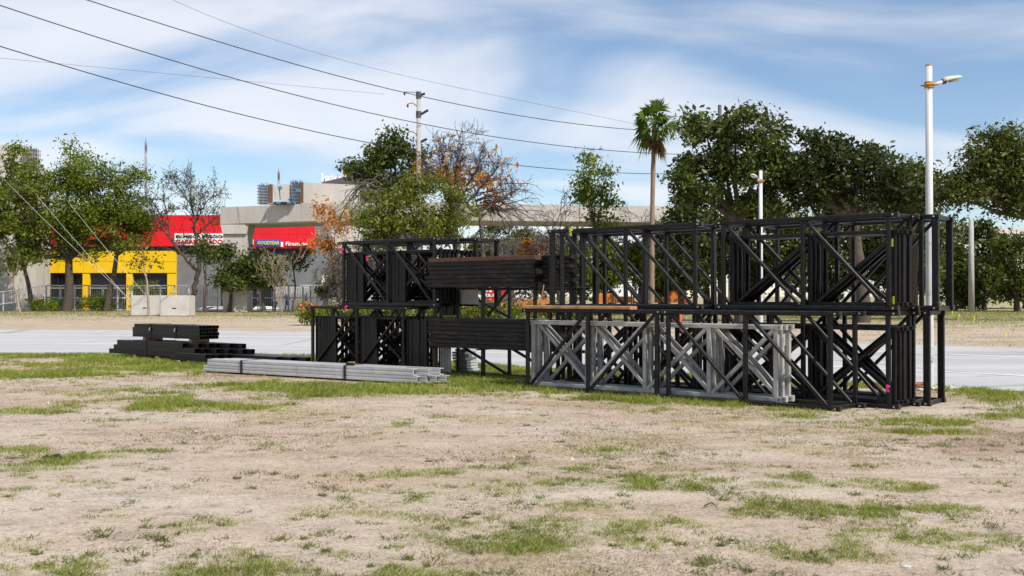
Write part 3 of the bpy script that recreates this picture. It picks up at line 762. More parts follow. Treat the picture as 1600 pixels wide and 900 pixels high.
upole(654, 142, 76, 'tall utility pole with staggered brackets above the dark tree',
      [([(652, 144), (632, 143.5)], False), ([(653, 167), (644.5, 160.5), (637, 162.5)], False), ([(653, 211), (643.5, 205), (637, 207)], False),
       ([(657, 149), (664, 146)], True), ([(657, 179), (669, 172)], True), ([(657, 222), (667, 217)], True)])
upole(1125, 164, 92, 'dark bare pole top sticking out of the big dark tree', [], .17)
upole(1518, 344, 90, 'grey round pole before the dark trees at right', [], .20, True)
wires = [([(-500, -190, 40), (0, -41, 52), (145, 0, 56), (400, 79, 64), (630, 149, 74.5), (800, 179, 80), (990, 200, 87), (1125, 209, 92)], 'upper black power cable passing just below the pole top'),
         ([(-500, -160, 40), (0, 10, 52), (320, 106, 61), (640, 193, 74.5), (800, 218, 80), (1010, 236.5, 87), (1125, 243, 92)], 'middle black power cable crossing the whole sky'),
         ([(-500, -85, 40), (0, 75, 52), (280, 150, 61), (550, 217, 70), (640, 236, 74.5), (780, 258, 80), (1040, 268, 88), (1125, 272, 92)], 'lowest black power cable reaching the dark tree'),
         ([(-400, 55, 90), (0, 88, 100), (300, 122, 110), (600, 146, 118)], 'faint thin wire low in the left sky'),
         ([(150, -60, 80), (275, 0, 86), (520, 92, 98), (800, 153, 112), (1000, 196, 122)], 'faint thin wire descending from the top edge')]
for k, (pts, lab) in enumerate(wires):
    p = [at(*q) for q in pts]
    arr = np.array(p); tt = np.linspace(0, 1, len(p)); t2 = np.linspace(0, 1, 48)
    x_ = np.array([q[0] for q in pts]); y_ = np.array([q[1] for q in pts]); iv = 1.0 / np.array([q[2] for q in pts])
    xs2 = np.linspace(x_[0], x_[-1], 60); co = np.polyfit(x_, y_, 3 if len(x_) > 4 else 2); ci = np.polyfit(x_, iv, 2)
    pp = [at(x, float(np.polyval(co, x)), 1.0 / float(np.polyval(ci, x))) for x in xs2]
    o = mobj('power_cable', *pipe(pp, .030 if k < 3 else .016, 5), WIRE)
    tag(o, lab, 'cable', 'power cables')

# ------------------------------------------------------------------ white street lamps
def street_lamp(x, ybase, ytop, label, turn, d=None):
    b_ = gnd(x, ybase)
    t = thing('street_lamp', label, 'street lamp', b_, 'white street lamps')
    top = at(x, ytop, b_.y).z
    mobj('pole', *pipe([b_ + ZZ * z for z in (0, .02, top * .5, top)], [.058, .058, .054, .049], 20), WHITEP, t, True)
    mobj('base_flange', *pipe([b_, b_ + ZZ * .03], .13, 12), WHITEP, t)
    mobj('access_hatch', *box(b_.x - .035, b_.x + .035, b_.y - .072, b_.y - .055, .42, .64), WHITEP, t)
    for q in range(4):
        a_ = b_ + Vector((.1 * math.cos(q * 1.571 + .78), .1 * math.sin(q * 1.571 + .78), .03)); mobj('anchor_bolt', *pipe([a_, a_ + ZZ * .03], .012, 6), BOLT, t)
    mobj('pole_rim', *pipe([b_ + ZZ * (top - .015), b_ + ZZ * (top + .006)], .051, 20), OCHRE, t)
    zc = top - .30
    cl_ = mobj('clamp', *pipe([b_ + ZZ * (zc - .045), b_ + ZZ * (zc + .045)], .068, 16), OCHRE, t)
    dv = Vector((math.cos(turn), math.sin(turn), 0))
    for sgn in (-1, 1):
        q = b_ + ZZ * zc + Vector((-dv.y, dv.x, 0)) * .07 * sgn
        mobj('clamp_bolt', *pipe([q - dv * .09, q + dv * .09], .012, 6), OCHRE, cl_)
    a0 = b_ + dv * .07 + ZZ * (zc + .0); a1 = b_ + dv * .24 + ZZ * (zc + .06)
    mobj('arm', *pipe([a0, a1], .028, 10), WHITEP, t, True)
    # luminaire: flattened shell, with glass underneath
    ax = (dv + ZZ * .22).normalized(); sd = Vector((-dv.y, dv.x, 0)); up = sd.cross(ax) * -1
    if up.z < 0: up = -up
    V, Fs = [], []
    st_ = [(0, .036, .034), (.04, .046, .05), (.10, .062, .052), (.17, .080, .045), (.24, .076, .036), (.29, .04, .024), (.305, .01, .01)]
    for s_, w_, h_ in st_:
        for k in range(12):
            q = 2 * math.pi * k / 12; V.append(a1 + ax * s_ + sd * (math.cos(q) * w_) + up * (max(-.35, math.sin(q)) * h_ + .012))
    for i in range(len(st_) - 1):
        for k in range(12): Fs.append((i * 12 + k, i * 12 + (k + 1) % 12, (i + 1) * 12 + (k + 1) % 12, (i + 1) * 12 + k))
    Fs += [tuple(range(11, -1, -1)), tuple(range(len(V) - 12, len(V)))]
    hd = mobj('lamp_head', V, Fs, CREAMP, t, True)
    V = [a1 + ax * (.18 + .10 * math.cos(q)) + sd * (.058 * math.sin(q)) - up * .010 for q in np.linspace(0, 2 * math.pi, 17)[:-1]]
    V += [v - up * .02 for v in V]
    mobj('glass', V, [tuple(range(16)), tuple(range(31, 15, -1))] + [(i, (i + 1) % 16, 16 + (i + 1) % 16, 16 + i) for i in range(16)], GLASSL, hd)
    mobj('collar', *pipe([a1 - ax * .02, a1 + ax * .03], .042, 10), SIGNK, hd)
street_lamp(1453, 607, 102, 'tall white street lamp standing beside the right truss stack', 0.15)
street_lamp(1189, 542, 266, 'white street lamp seen through the truss before the big tree', 4.0)

# ------------------------------------------------------------------ trees
class TB:
    """collects tapered tubes as numpy quads"""
    def __init__(s): s.V, s.Q, s.n = [], [], 0
    def tube(s, pts, rad, k=5):
        pts = np.asarray(pts, float); m_ = len(pts); rad = np.asarray(rad, float)
        d = np.gradient(pts, axis=0); d /= np.linalg.norm(d, axis=1)[:, None] + 1e-9
        ref = np.where(np.abs(d[:, 2:3]) > 0.9, np.array([[1.0, 0, 0]]), np.array([[0, 0, 1.0]]))
        sx = np.cross(d, ref); sx /= np.linalg.norm(sx, axis=1)[:, None] + 1e-9; sy = np.cross(sx, d)
        q = np.arange(k) * 2 * np.pi / k
        v = pts[:, None, :] + rad[:, None, None] * (np.cos(q)[None, :, None] * sx[:, None, :] + np.sin(q)[None, :, None] * sy[:, None, :])
        i = (np.arange(m_ - 1)[:, None] * k + np.arange(k)[None, :]); j = (np.arange(m_ - 1)[:, None] * k + (np.arange(k)[None, :] + 1) % k)
        s.Q.append(np.stack([i, i + k, j + k, j], 2).reshape(-1, 4) + s.n); s.V.append(v.reshape(-1, 3)); s.n += m_ * k
    def build(s, name, m_, parent): return nmesh(name, np.concatenate(s.V), np.concatenate(s.Q), m_, parent, True)
def wob(a, b, n, amp, rg):
    t = np.linspace(0, 1, n)[:, None]; p = a * (1 - t) + b * t
    off = np.cumsum(rg.normal(0, 1, (n, 3)), 0); off -= off[0] * (1 - t) + off[-1] * t
    return p + off * amp * np.linalg.norm(b - a) / n
def leaves(C, per, spread, size, rg, flat=0.75):
    n = len(C) * per
    c = np.repeat(C, per, 0) + rg.normal(0, 1, (n, 3)) * spread * np.array([1, 1, flat])
    a = rg.normal(0, 1, (n, 3)); a /= np.linalg.norm(a, axis=1)[:, None]
    b = rg.normal(0, 1, (n, 3)); b = np.cross(a, b); b /= np.linalg.norm(b, axis=1)[:, None] + 1e-9
    L_ = (size * np.clip(np.exp(rg.normal(-.12, .42, n)), .3, 1.9))[:, None]
    v = np.stack([c - a * L_ * .5, c + b * L_ * .24 - a * L_ * .05, c + a * L_ * .5, c - b * L_ * .24 - a * L_ * .05], 1)
    return v.reshape(-1, 3)
def tree(name, label, xb, d, lobes, lm, bark, nclump, per, size, trunk_r, seed, cat='tree', spread=.42, fork=.42, group=None, lean=None, extra=None, dep=.8, yb=None, hollow=.45, twig=True):
    rg = np.random.default_rng(seed)
    base = np.array(at(xb, 487, d)); base[2] = 0.0
    t = thing(name, label, cat, Vector(base), group)
    tb = TB(); k = d / F
    cen, rad = [], []
    for (px, py, rx, ry) in lobes:
        dd = d + rg.uniform(-.5, .5) * rx * k * dep
        cen.append(np.array(at(px, py, dd))); rad.append(np.array([rx * k, rx * k * dep, ry * k]))
    cen, rad = np.array(cen), np.array(rad)
    zlow = (cen[:, 2] - rad[:, 2]).min(); zmid = max(zlow, .9)
    fk = np.array([base[0] * .55 + cen[:, 0].mean() * .45, d, base[2] + max(zmid * 1.0, cen[:, 2].mean() * fork)])
    if lean is not None: fk = np.array(at(lean[0], lean[1], d))
    trunk = wob(base - np.array([0, 0, .1]), fk, 7, .10, rg)
    tb.tube(trunk, np.linspace(trunk_r * 1.25, trunk_r * .8, 7), 9)
    limbs = []
    for c, r in zip(cen, rad):
        tip = c + np.array([0, 0, r[2] * .45]); mid = fk * .45 + tip * .55; mid[2] -= .12 * abs(tip[2] - fk[2])
        p = np.concatenate([wob(fk, mid, 6, .12, rg), wob(mid, tip, 6, .15, rg)[1:]])
        tb.tube(p, np.linspace(trunk_r * .55, trunk_r * .10, len(p)), 6); limbs.append(p)
    vol = rad[:, 0] * rad[:, 2]; cnt = np.maximum(3, (nclump * vol / vol.sum()).astype(int))
    CL = []
    for c, r, m_, limb in zip(cen, rad, cnt, limbs):
        ns = max(3, m_ // 9)
        q = rg.normal(0, 1, (ns, 3)); q /= np.linalg.norm(q, axis=1)[:, None]
        rr_ = (hollow ** 3 + (1 - hollow ** 3) * rg.random(ns)) ** (1 / 3.0)
        sc_ = c + q * rr_[:, None] * r * (1 + .20 * rg.normal(0, 1, (ns, 1)))
        pick = rg.integers(0, ns, m_)
        p = sc_[pick] + rg.normal(0, 1, (m_, 3)) * np.minimum(r * .19, .48)
        CL.append(p)
        if twig:
            for e in p:
                dd2 = np.linalg.norm(limb[3:] - e, axis=1); a0 = limb[3 + int(dd2.argmin())]
                mm = (a0 + e) / 2 + rg.normal(0, .08, 3) * np.linalg.norm(e - a0)
                tb.tube(np.array([a0, mm, e]), [trunk_r * .13, trunk_r * .08, trunk_r * .03], 3)
    CL = np.concatenate(CL); CL = CL[CL[:, 2] > .35]
    if extra is not None: extra(tb, fk, rg)
    tb.build('trunk', bark, t)
    v = leaves(CL, per, spread, size, rg)
    nmesh('crown', v, np.arange(len(v)).reshape(-1, 4), lm, t)
    return t
def bare(name, label, xb, d, height_px, lm, bark, trunk_r, seed, spread=.55, droop=0.0, levels=5, group=None, leaf=None, tilt=0.0, kids=3, wide=.62, shorten=.70, up=.16, tmin=.017, arcs=None):
    rg = np.random.default_rng(seed)
    base = np.array(at(xb, 487, d)); base[2] = 0.0
    t = thing(name, label, 'tree', Vector(base), group)
    tb = TB(); tips = []
    Ht = height_px
    def grow(p, dv, ln, r, lv):
        n = 5; pts = [p]; q = p.copy(); v = dv.copy()
        for i in range(n):
            v = v + rg.normal(0, .10 + .03 * lv_max(lv), 3); v[2] += up * .5 - droop * (levels - lv) * .09
            v /= np.linalg.norm(v); q = q + v * ln / n; pts.append(q.copy())
        tb.tube(np.array(pts), np.maximum(np.linspace(r, r * .55, n + 1), tmin), 6 if lv > levels - 2 else 3)
        if lv <= 1: tips.append(pts[-1]); tips.append(pts[-3])
        if lv == 0: return
        m_ = kids if lv < levels else kids + 1
        for c in range(m_):
            s_ = pts[-1] if c == 0 else pts[rg.integers(2, n + 1)]
            a = rg.normal(0, 1, 3); a -= v * a.dot(v); a /= np.linalg.norm(a) + 1e-9
            nv = v * (1 - spread * .5) + a * spread * rg.uniform(.6, 1.2); nv[1] *= .8; nv /= np.linalg.norm(nv)
            grow(s_, nv, ln * shorten * rg.uniform(.8, 1.15), r * wide, lv - 1)
    lv_max = lambda lv: levels - lv
    grow(base, np.array([tilt, 0, 1.0]) / math.hypot(1, tilt), Ht * .30, trunk_r, levels)
    if arcs is not None:
        s0, ends = arcs
        for (ex, ey) in ends:
            A = np.array(at(*s0, d)) + rg.normal(0, .35, 3); B = np.array(at(ex, ey, d + rg.uniform(-1.5, 1.5)))
            M_ = (A + B) / 2; M_[2] = max(A[2], B[2]) + rg.uniform(.1, .7)
            tt = np.linspace(0, 1, 9)[:, None]; pp = A * (1 - tt) ** 2 + 2 * M_ * tt * (1 - tt) + B * tt ** 2 + rg.normal(0, .05, (9, 3))
            tb.tube(pp, np.linspace(.06, .016, 9), 3)
            for i in range(2, 9):
                for _ in range(2):
                    e = pp[i] + (pp[i] - pp[i - 1]) * rg.uniform(.4, 1.6) + rg.normal(0, .28, 3) - np.array([0, 0, rg.uniform(0, .5)])
                    tb.tube(np.array([pp[i], (pp[i] + e) / 2 + rg.normal(0, .05, 3), e]), [.018, .014, .011], 3)
    tb.build('trunk', bark, t)
    if leaf is not None:
        n_, per, size, sp, sel = leaf
        tp = np.array(tips); tp = tp[sel(tp)] if sel is not None else tp
        C = tp[rg.integers(0, len(tp), n_)] if len(tp) else np.array(tips)[:1]
        v = leaves(C, per, sp, size, rg)
        nmesh('crown', v, np.arange(len(v)).reshape(-1, 4), lm, t)
    return t
def limb_tree(name, label, d, limbs, bark, seed, group=None, twl=(1.1, 3), per=5, droop=0.0, leaf=None, tmin=.02, up=.5):
    """branches traced as picture polylines (x, y, radius), twigs grown along them"""
    rg = np.random.default_rng(seed)
    b0 = np.array(at(limbs[0][0][0], 487, d)); b0[2] = 0
    t = thing(name, label, 'tree', Vector(b0), group); tb = TB(); tips = []
    def twig(p, v, ln, r, lv):
        pts = [p]; q = p.copy()
        for i in range(4):
            v = v + rg.normal(0, .22, 3); v[2] += up * .12 - droop * .22; v /= np.linalg.norm(v); q = q + v * ln / 4; pts.append(q.copy())
        tb.tube(np.array(pts), np.maximum(np.linspace(r, r * .5, 5), tmin * .75), 3)
        if lv <= 1: tips.append(pts[-1]); tips.append(pts[2])
        if lv > 0:
            for _ in range(3):
                k = rg.integers(1, 5); a = rg.normal(0, 1, 3); nv = v * .8 + a * .5; nv /= np.linalg.norm(nv)
                twig(pts[k], nv, ln * rg.uniform(.5, .8), r * .6, lv - 1)
    for li, lb in enumerate(limbs):
        off = 0.0 if li == 0 else rg.uniform(-1.0, 1.0)
        K = len(lb); pts = np.array([np.array(at(x, y, d + off * (i / max(1, K - 1)))) for i, (x, y, r) in enumerate(lb)])
        if li == 0: pts[0][2] = -.1
        rr = np.array([r for _, _, r in lb])
        m_ = (K - 1) * 6 + 1; tt = np.linspace(0, K - 1, m_)
        pp = np.stack([np.interp(tt, np.arange(K), pts[:, c]) for c in range(3)], 1)
        for _ in range(3): pp[1:-1] = .25 * pp[:-2] + .5 * pp[1:-1] + .25 * pp[2:]
        pp[1:-1] += rg.normal(0, .05, (m_ - 2, 3)); ra = np.interp(tt, np.arange(K), rr)
        tb.tube(pp, ra, 7)
        if li == 0: continue
        for i in range(3, m_):
            for _ in range(per if i > m_ // 2 else per // 2):
                v = pp[i] - pp[i - 1]; v /= np.linalg.norm(v) + 1e-9
                a = rg.normal(0, 1, 3); v = v * .55 + a * .55 + np.array([0, 0, up * .4]); v /= np.linalg.norm(v)
                twig(pp[i], v, twl[0] * rg.uniform(.5, 1.2), max(ra[i] * .4, .02), twl[1] - 1)
    tb.build('trunk', bark, t)
    if leaf is not None:
        n_, per_, size, sp, lm = leaf
        tp = np.array(tips); C = tp[rg.integers(0, len(tp), n_)]
        v = leaves(C, per_, sp, size, rg); nmesh('crown', v, np.arange(len(v)).reshape(-1, 4), lm, t)
    return t
GL, GC, GP = 'trees along the left fence', 'trees behind the middle of the stack', 'park trees on the right'
# left group
tree('leafy_tree', 'broad bright green tree with thick forked trunk before the yellow store', 104, 93,
     [(70, 318, 62, 40), (130, 345, 70, 36), (40, 360, 50, 34), (105, 285, 45, 40), (150, 300, 52, 36), (185, 350, 42, 34), (110, 245, 26, 38), (95, 392, 50, 18), (40, 400, 34, 20), (140, 385, 44, 18), (75, 350, 60, 30), (60, 275, 34, 26), (160, 335, 50, 30)], L_MID, BARK, 900, 34, .25, .38, 11, group=GL, lean=(108, 405), spread=.45)
tree('leafy_tree', 'light green airy tree with narrow trunk right of the thick forked one', 165, 94,
     [(185, 285, 34, 36), (205, 310, 36, 36), (170, 320, 40, 30), (222, 362, 34, 24), (235, 345, 22, 22), (195, 385, 28, 14), (200, 345, 40, 24)], L_MID, BARK, 400, 26, .24, .24, 12, group=GL, spread=.42)
tree('leafy_tree', 'leftmost leafy tree with slim trunk at the picture edge', 56, 94,
     [(15, 252, 20, 20), (40, 262, 16, 16), (8, 300, 34, 50), (28, 280, 26, 34), (-20, 340, 45, 50), (22, 345, 34, 36), (46, 405, 11, 30), (12, 385, 26, 25), (10, 420, 22, 14)], L_MID, BARK, 360, 28, .32, .2, 13, group=GL)
tree('sapling', 'thin pale sapling left of the forked tree', 32, 80, [(20, 420, 14, 16), (30, 400, 14, 16), (8, 410, 12, 12)], L_OLIVE, BARKP, 30, 12, .2, .085, 14, group=GL, lean=(20, 440))
tree('sapling', 'thin leaning sapling growing before the concrete blocks', 233, 68, [(222, 392, 16, 22), (240, 408, 14, 14), (214, 402, 12, 12)], L_OLIVE, BARKP, 34, 10, .2, .075, 15, group=GL, lean=(228, 432))
rgx = np.random.default_rng(5)
limb_tree('sparse_tree', 'sparse almost leafless tree before the white lettering board', 92,
          [[(299, 486, .26), (306, 440, .22), (312, 415, .2)],
           [(310, 425, .17), (290, 405, .13), (268, 375, .11), (245, 345, .08), (233, 310, .04)], [(312, 415, .18), (306, 380, .15), (304, 345, .11), (298, 310, .07), (296, 285, .03)],
           [(268, 375, .08), (262, 345, .06), (255, 310, .03)], [(304, 350, .09), (318, 325, .07), (335, 300, .03)], [(306, 370, .08), (322, 352, .06), (345, 335, .03)],
           [(300, 320, .06), (284, 300, .05), (272, 285, .03)]], BARK, 21, GL, (1.25, 3), 2, 0, (150, 7, .22, .22, L_MID), .022, .6)
tree('small_tree', 'slim green tree leaning against the sparse tree trunk', 322, 87, [(322, 405, 13, 26), (315, 390, 10, 15)], L_DARK, BARK, 55, 20, .25, .1, 22, group=GL)
tree('round_tree', 'dense dark round tree left of two at the grey wall', 358, 89, [(362, 405, 20, 18), (375, 425, 22, 20), (352, 432, 20, 16), (370, 440, 24, 12)], L_DARK, BARK, 150, 34, .30, .16, 23, group=GL)
tree('round_tree', 'dense dark round tree right of two at the grey wall', 412, 89, [(405, 408, 22, 20), (418, 425, 20, 22), (398, 430, 16, 18), (408, 443, 24, 10)], L_DARK, BARK, 150, 34, .30, .16, 24, group=GL)
bare('sapling', 'pale bare sapling with upright twigs before the red fascia', 440, 70, 6.6, L_OLIVE, BARKP, .075, 25, .5, 0, 4, GL, (30, 8, .18, .2, None), 0, 3, .6, .72, .2)
tree('small_tree', 'small lollipop tree below the blue sign', 458, 90, [(463, 402, 16, 11), (455, 408, 10, 8)], L_DARK, BARK, 45, 22, .25, .07, 26, group=GL)
# middle group
tree('autumn_tree', 'orange leaved tree at the left end of the truss stack', 530, 74, [(516, 380, 18, 22), (522, 348, 24, 20), (506, 328, 18, 14), (530, 405, 14, 26)], L_ORNG, BARKG, 105, 15, .26, .14, 31, group=GC)
tree('shrub_tree', 'dark green bush beneath the orange tree', 530, 76, [(530, 435, 18, 28), (520, 455, 18, 20), (540, 455, 15, 24)], L_DARK, BARK, 90, 30, .26, .1, 32, 'bush', group=GC)
tree('dark_tree', 'dark rounded treetop left of the utility pole', 612, 80, [(578, 248, 32, 24), (622, 238, 30, 30), (648, 262, 22, 24), (592, 280, 34, 24), (630, 285, 34, 24), (610, 225, 14, 16)], L_DARK, BARK, 260, 32, .32, .3, 33, group=GC, spread=.45)
tree('light_tree', 'yellow-green bushy tree in front of the bare branches', 655, 60, [(610, 325, 40, 36), (655, 305, 40, 34), (700, 330, 40, 36), (640, 350, 60, 30), (695, 362, 48, 24), (595, 365, 36, 24), (575, 345, 26, 22)], L_LITE, BARK, 560, 22, .19, .22, 34, group=GC, spread=.34)
bare('bare_tree', 'grey leafless tree drooping over the hotel roof', 590, 68, 9.6, None, BARKG, .24, 35, .72, .55, 6, GC, None, -.06, 3, .60, .74, .14, arcs=((592, 292), [(530, 322), (528, 345), (538, 300), (545, 285), (550, 330), (556, 352), (535, 360), (562, 300), (548, 315), (560, 375), (545, 345), (533, 335), (570, 340), (541, 322)]))
limb_tree('bare_tree', 'tall leafless tree with scattered orange leaves', 66,
          [[(725, 492, .3), (722, 430, .26), (712, 370, .22)],
           [(712, 370, .18), (705, 310, .13), (698, 270, .08), (690, 235, .03)], [(712, 360, .16), (716, 300, .12), (712, 262, .08), (716, 225, .03)],
           [(715, 330, .12), (735, 280, .08), (755, 245, .03)], [(714, 340, .12), (745, 300, .08), (778, 262, .03)], [(705, 320, .1), (685, 285, .07), (668, 262, .03)],
           [(716, 345, .1), (760, 325, .07), (805, 298, .03)]], BARKG, 36, GC, (1.15, 3), 3, 0, (70, 6, .26, .3, L_ORNG), .018, .5)
bare('bare_tree', 'leafless tree with long branches drooping to the right', 775, 67, 9.0, None, BARKG, .22, 37, .78, .50, 6, GC, None, .10, 3, .60, .74, .14, arcs=((748, 322), [(838, 290), (842, 312), (836, 340), (828, 362), (815, 300), (822, 330), (806, 352), (800, 318), (846, 330), (795, 368), (812, 375), (780, 350), (832, 300), (826, 350), (840, 368)]))
tree('autumn_tree', 'orange foliage among the bare branches', 765, 70, [(765, 290, 18, 18), (775, 322, 15, 18), (705, 285, 24, 20), (735, 272, 20, 14), (680, 270, 16, 14)], L_ORNG, BARKG, 120, 15, .26, .16, 38, group=GC)
tree('low_tree', 'low light green tree just above the board pile', 770, 92, [(765, 385, 34, 22), (800, 395, 28, 16), (740, 395, 24, 16)], L_LITE, BARK, 150, 28, .34, .2, 39, group=GC)
tree('low_tree', 'dark green tree between the orange bush and board pile', 800, 104, [(795, 375, 34, 20), (830, 372, 30, 14)], L_DARK, BARK, 110, 28, .36, .2, 40, group=GC)
tree('autumn_tree', 'orange bush left of the upper right truss', 838, 90, [(838, 385, 26, 16), (822, 392, 18, 10), (855, 392, 18, 12), (850, 430, 24, 24)], L_ORNG, BARKG, 110, 24, .32, .16, 41, group=GC)
tree('young_tree', 'slim green young tree above the left end of the upper truss', 932, 74, [(912, 275, 20, 34), (945, 290, 24, 32), (928, 320, 34, 24), (915, 250, 12, 16), (935, 345, 22, 16)], L_MID, BARK, 230, 16, .25, .16, 42, group=GC, spread=.36)
bare('bare_tree', 'small leafless tree left of the young green tree', 872, 76, 11.6, None, BARKG, .16, 43, .72, .22, 5, GC, None, .02, 3, .58, .74, .16)
bare('bare_tree', 'small leafless tree between the young tree and the palm', 1000, 84, 13.0, None, BARKG, .17, 44, .66, .05, 5, GC, None, 0, 3, .58, .73, .18)
# right group
tree('big_tree', 'big dark glossy tree behind the upper right truss', 1158, 55, [(1100, 212, 42, 34), (1150, 200, 44, 30), (1200, 215, 42, 32), (1078, 252, 34, 34), (1130, 255, 52, 36), (1190, 265, 52, 36), (1228, 250, 26, 30), (1085, 305, 42, 26), (1140, 315, 56, 26), (1205, 318, 50, 26), (1065, 285, 24, 22)], L_DARK, BARK, 640, 28, .26, .3, 51, group=GP, spread=.30, fork=.5)
tree('big_tree', 'very dark spreading tree left of the tall street lamp', 1347, 54, [(1265, 235, 34, 28), (1310, 238, 40, 28), (1290, 270, 50, 34), (1345, 255, 38, 30), (1390, 275, 38, 28), (1330, 300, 60, 32), (1270, 310, 44, 28), (1395, 312, 42, 26), (1255, 275, 26, 30)], L_DEEP, BARK, 520, 30, .26, .34, 52, group=GP, spread=.32, fork=.5)
tree('olive_tree', 'olive green tree behind the street lamp pole', 1425, 62, [(1400, 262, 32, 24), (1430, 275, 26, 26), (1425, 310, 36, 26), (1450, 300, 22, 30)], L_OLIVE, BARK, 240, 26, .26, .22, 53, group=GP)
tree('feathery_tree', 'feathery green tree overhanging from the right picture edge', 1640, 58, [(1550, 225, 30, 26), (1585, 230, 34, 32), (1525, 262, 34, 28), (1575, 270, 44, 32), (1495, 285, 28, 28), (1540, 300, 40, 22), (1600, 300, 44, 26), (1630, 250, 40, 40), (1480, 310, 20, 14), (1560, 290, 50, 26), (1590, 320, 40, 16)], L_OLIVE, BARK, 900, 24, .22, .3, 54, group=GP, spread=.36, fork=.5, lean=(1630, 345))
under = [(895, 96, [(890, 400, 30, 40), (905, 440, 26, 26), (875, 440, 20, 26)], L_MID, 'green tree behind the leftmost upper truss posts'),
         (955, 98, [(950, 390, 34, 32), (940, 425, 32, 30), (970, 420, 24, 26)], L_MID, 'green tree behind the red play frame'),
         (1003, 90, [(1000, 405, 22, 28), (985, 395, 18, 22), (1010, 430, 16, 20)], L_LITE, 'yellowish green tree left of the palm trunk'),
         (1030, 94, [(1028, 425, 18, 28), (1040, 440, 18, 20)], L_MID, 'small green tree right of the palm trunk'),
         (1065, 75, [(1065, 345, 38, 22), (1051, 368, 36, 22), (1060, 390, 34, 40), (1080, 420, 30, 34)], L_DEEP, 'deep dark tree behind the orange play panels'),
         (1105, 80, [(1105, 345, 38, 22), (1091, 368, 36, 22), (1105, 395, 30, 36), (1095, 430, 26, 28), (1120, 425, 24, 32)], L_OLIVE, 'olive tree behind the truss joint'),
         (1165, 77, [(1165, 345, 38, 22), (1151, 368, 36, 22), (1160, 400, 36, 44), (1185, 420, 30, 36)], L_DEEP, 'deep dark tree left of the white lamp pole'),
         (1232, 74, [(1232, 345, 38, 22), (1218, 368, 36, 22), (1225, 395, 32, 38), (1245, 425, 28, 32)], L_OLIVE, 'olive tree right of the white lamp pole'),
         (1290, 76, [(1290, 345, 38, 22), (1276, 368, 36, 22), (1290, 390, 40, 42), (1315, 425, 32, 34)], L_DEEP, 'deep dark tree behind the nested upper frames'),
         (1370, 79, [(1370, 345, 38, 22), (1356, 368, 36, 22), (1365, 390, 36, 42), (1390, 425, 32, 34)], L_DARK, 'dark tree behind the end of the nested frames'),
         (1430, 76, [(1430, 345, 38, 22), (1416, 368, 36, 22), (1430, 395, 30, 44), (1440, 430, 28, 32)], L_OLIVE, 'olive tree behind the white lamp pole foot'),
         (1490, 96, [(1492, 420, 22, 40), (1480, 380, 20, 30), (1500, 450, 22, 26)], L_DARK, 'dark tree right of the last truss post'),
         (1538, 98, [(1535, 385, 18, 34), (1552, 375, 14, 28), (1540, 430, 26, 40), (1525, 460, 24, 22)], L_DEEP, 'deep dark conifer-like tree right of the grey pole'),
         (1590, 92, [(1580, 395, 28, 26), (1560, 425, 28, 24), (1600, 430, 34, 30), (1575, 450, 30, 22), (1610, 395, 24, 24)], L_OLIVE, 'rounded olive tree at the right picture edge'),
         (1505, 116, [(1510, 440, 40, 36), (1470, 440, 40, 36)], L_DEEP, 'dark mass of foliage furthest behind the last post'),
         (1600, 118, [(1590, 440, 44, 40), (1640, 420, 44, 60)], L_DEEP, 'dark foliage behind the rounded olive tree'),
         (860, 112, [(850, 430, 40, 30), (815, 440, 30, 24)], L_DARK, 'dark foliage behind the orange bush'),
         (720, 112, [(715, 430, 40, 34), (680, 430, 40, 40)], L_DARK, 'dark foliage behind the upper board pile'),
         (610, 110, [(600, 420, 40, 44), (570, 430, 30, 40), (640, 425, 34, 44)], L_DARK, 'dark foliage behind the upper left truss')]
for k, (xb, d, lb, lm, lab) in enumerate(under):
    tree('park_tree', lab, xb, d, lb, lm, BARKG if k % 3 == 0 else BARK, 210, 30, .36, .2 + .05 * (k % 3), 60 + k, group='background park trees', spread=.5, hollow=.3, twig=False)

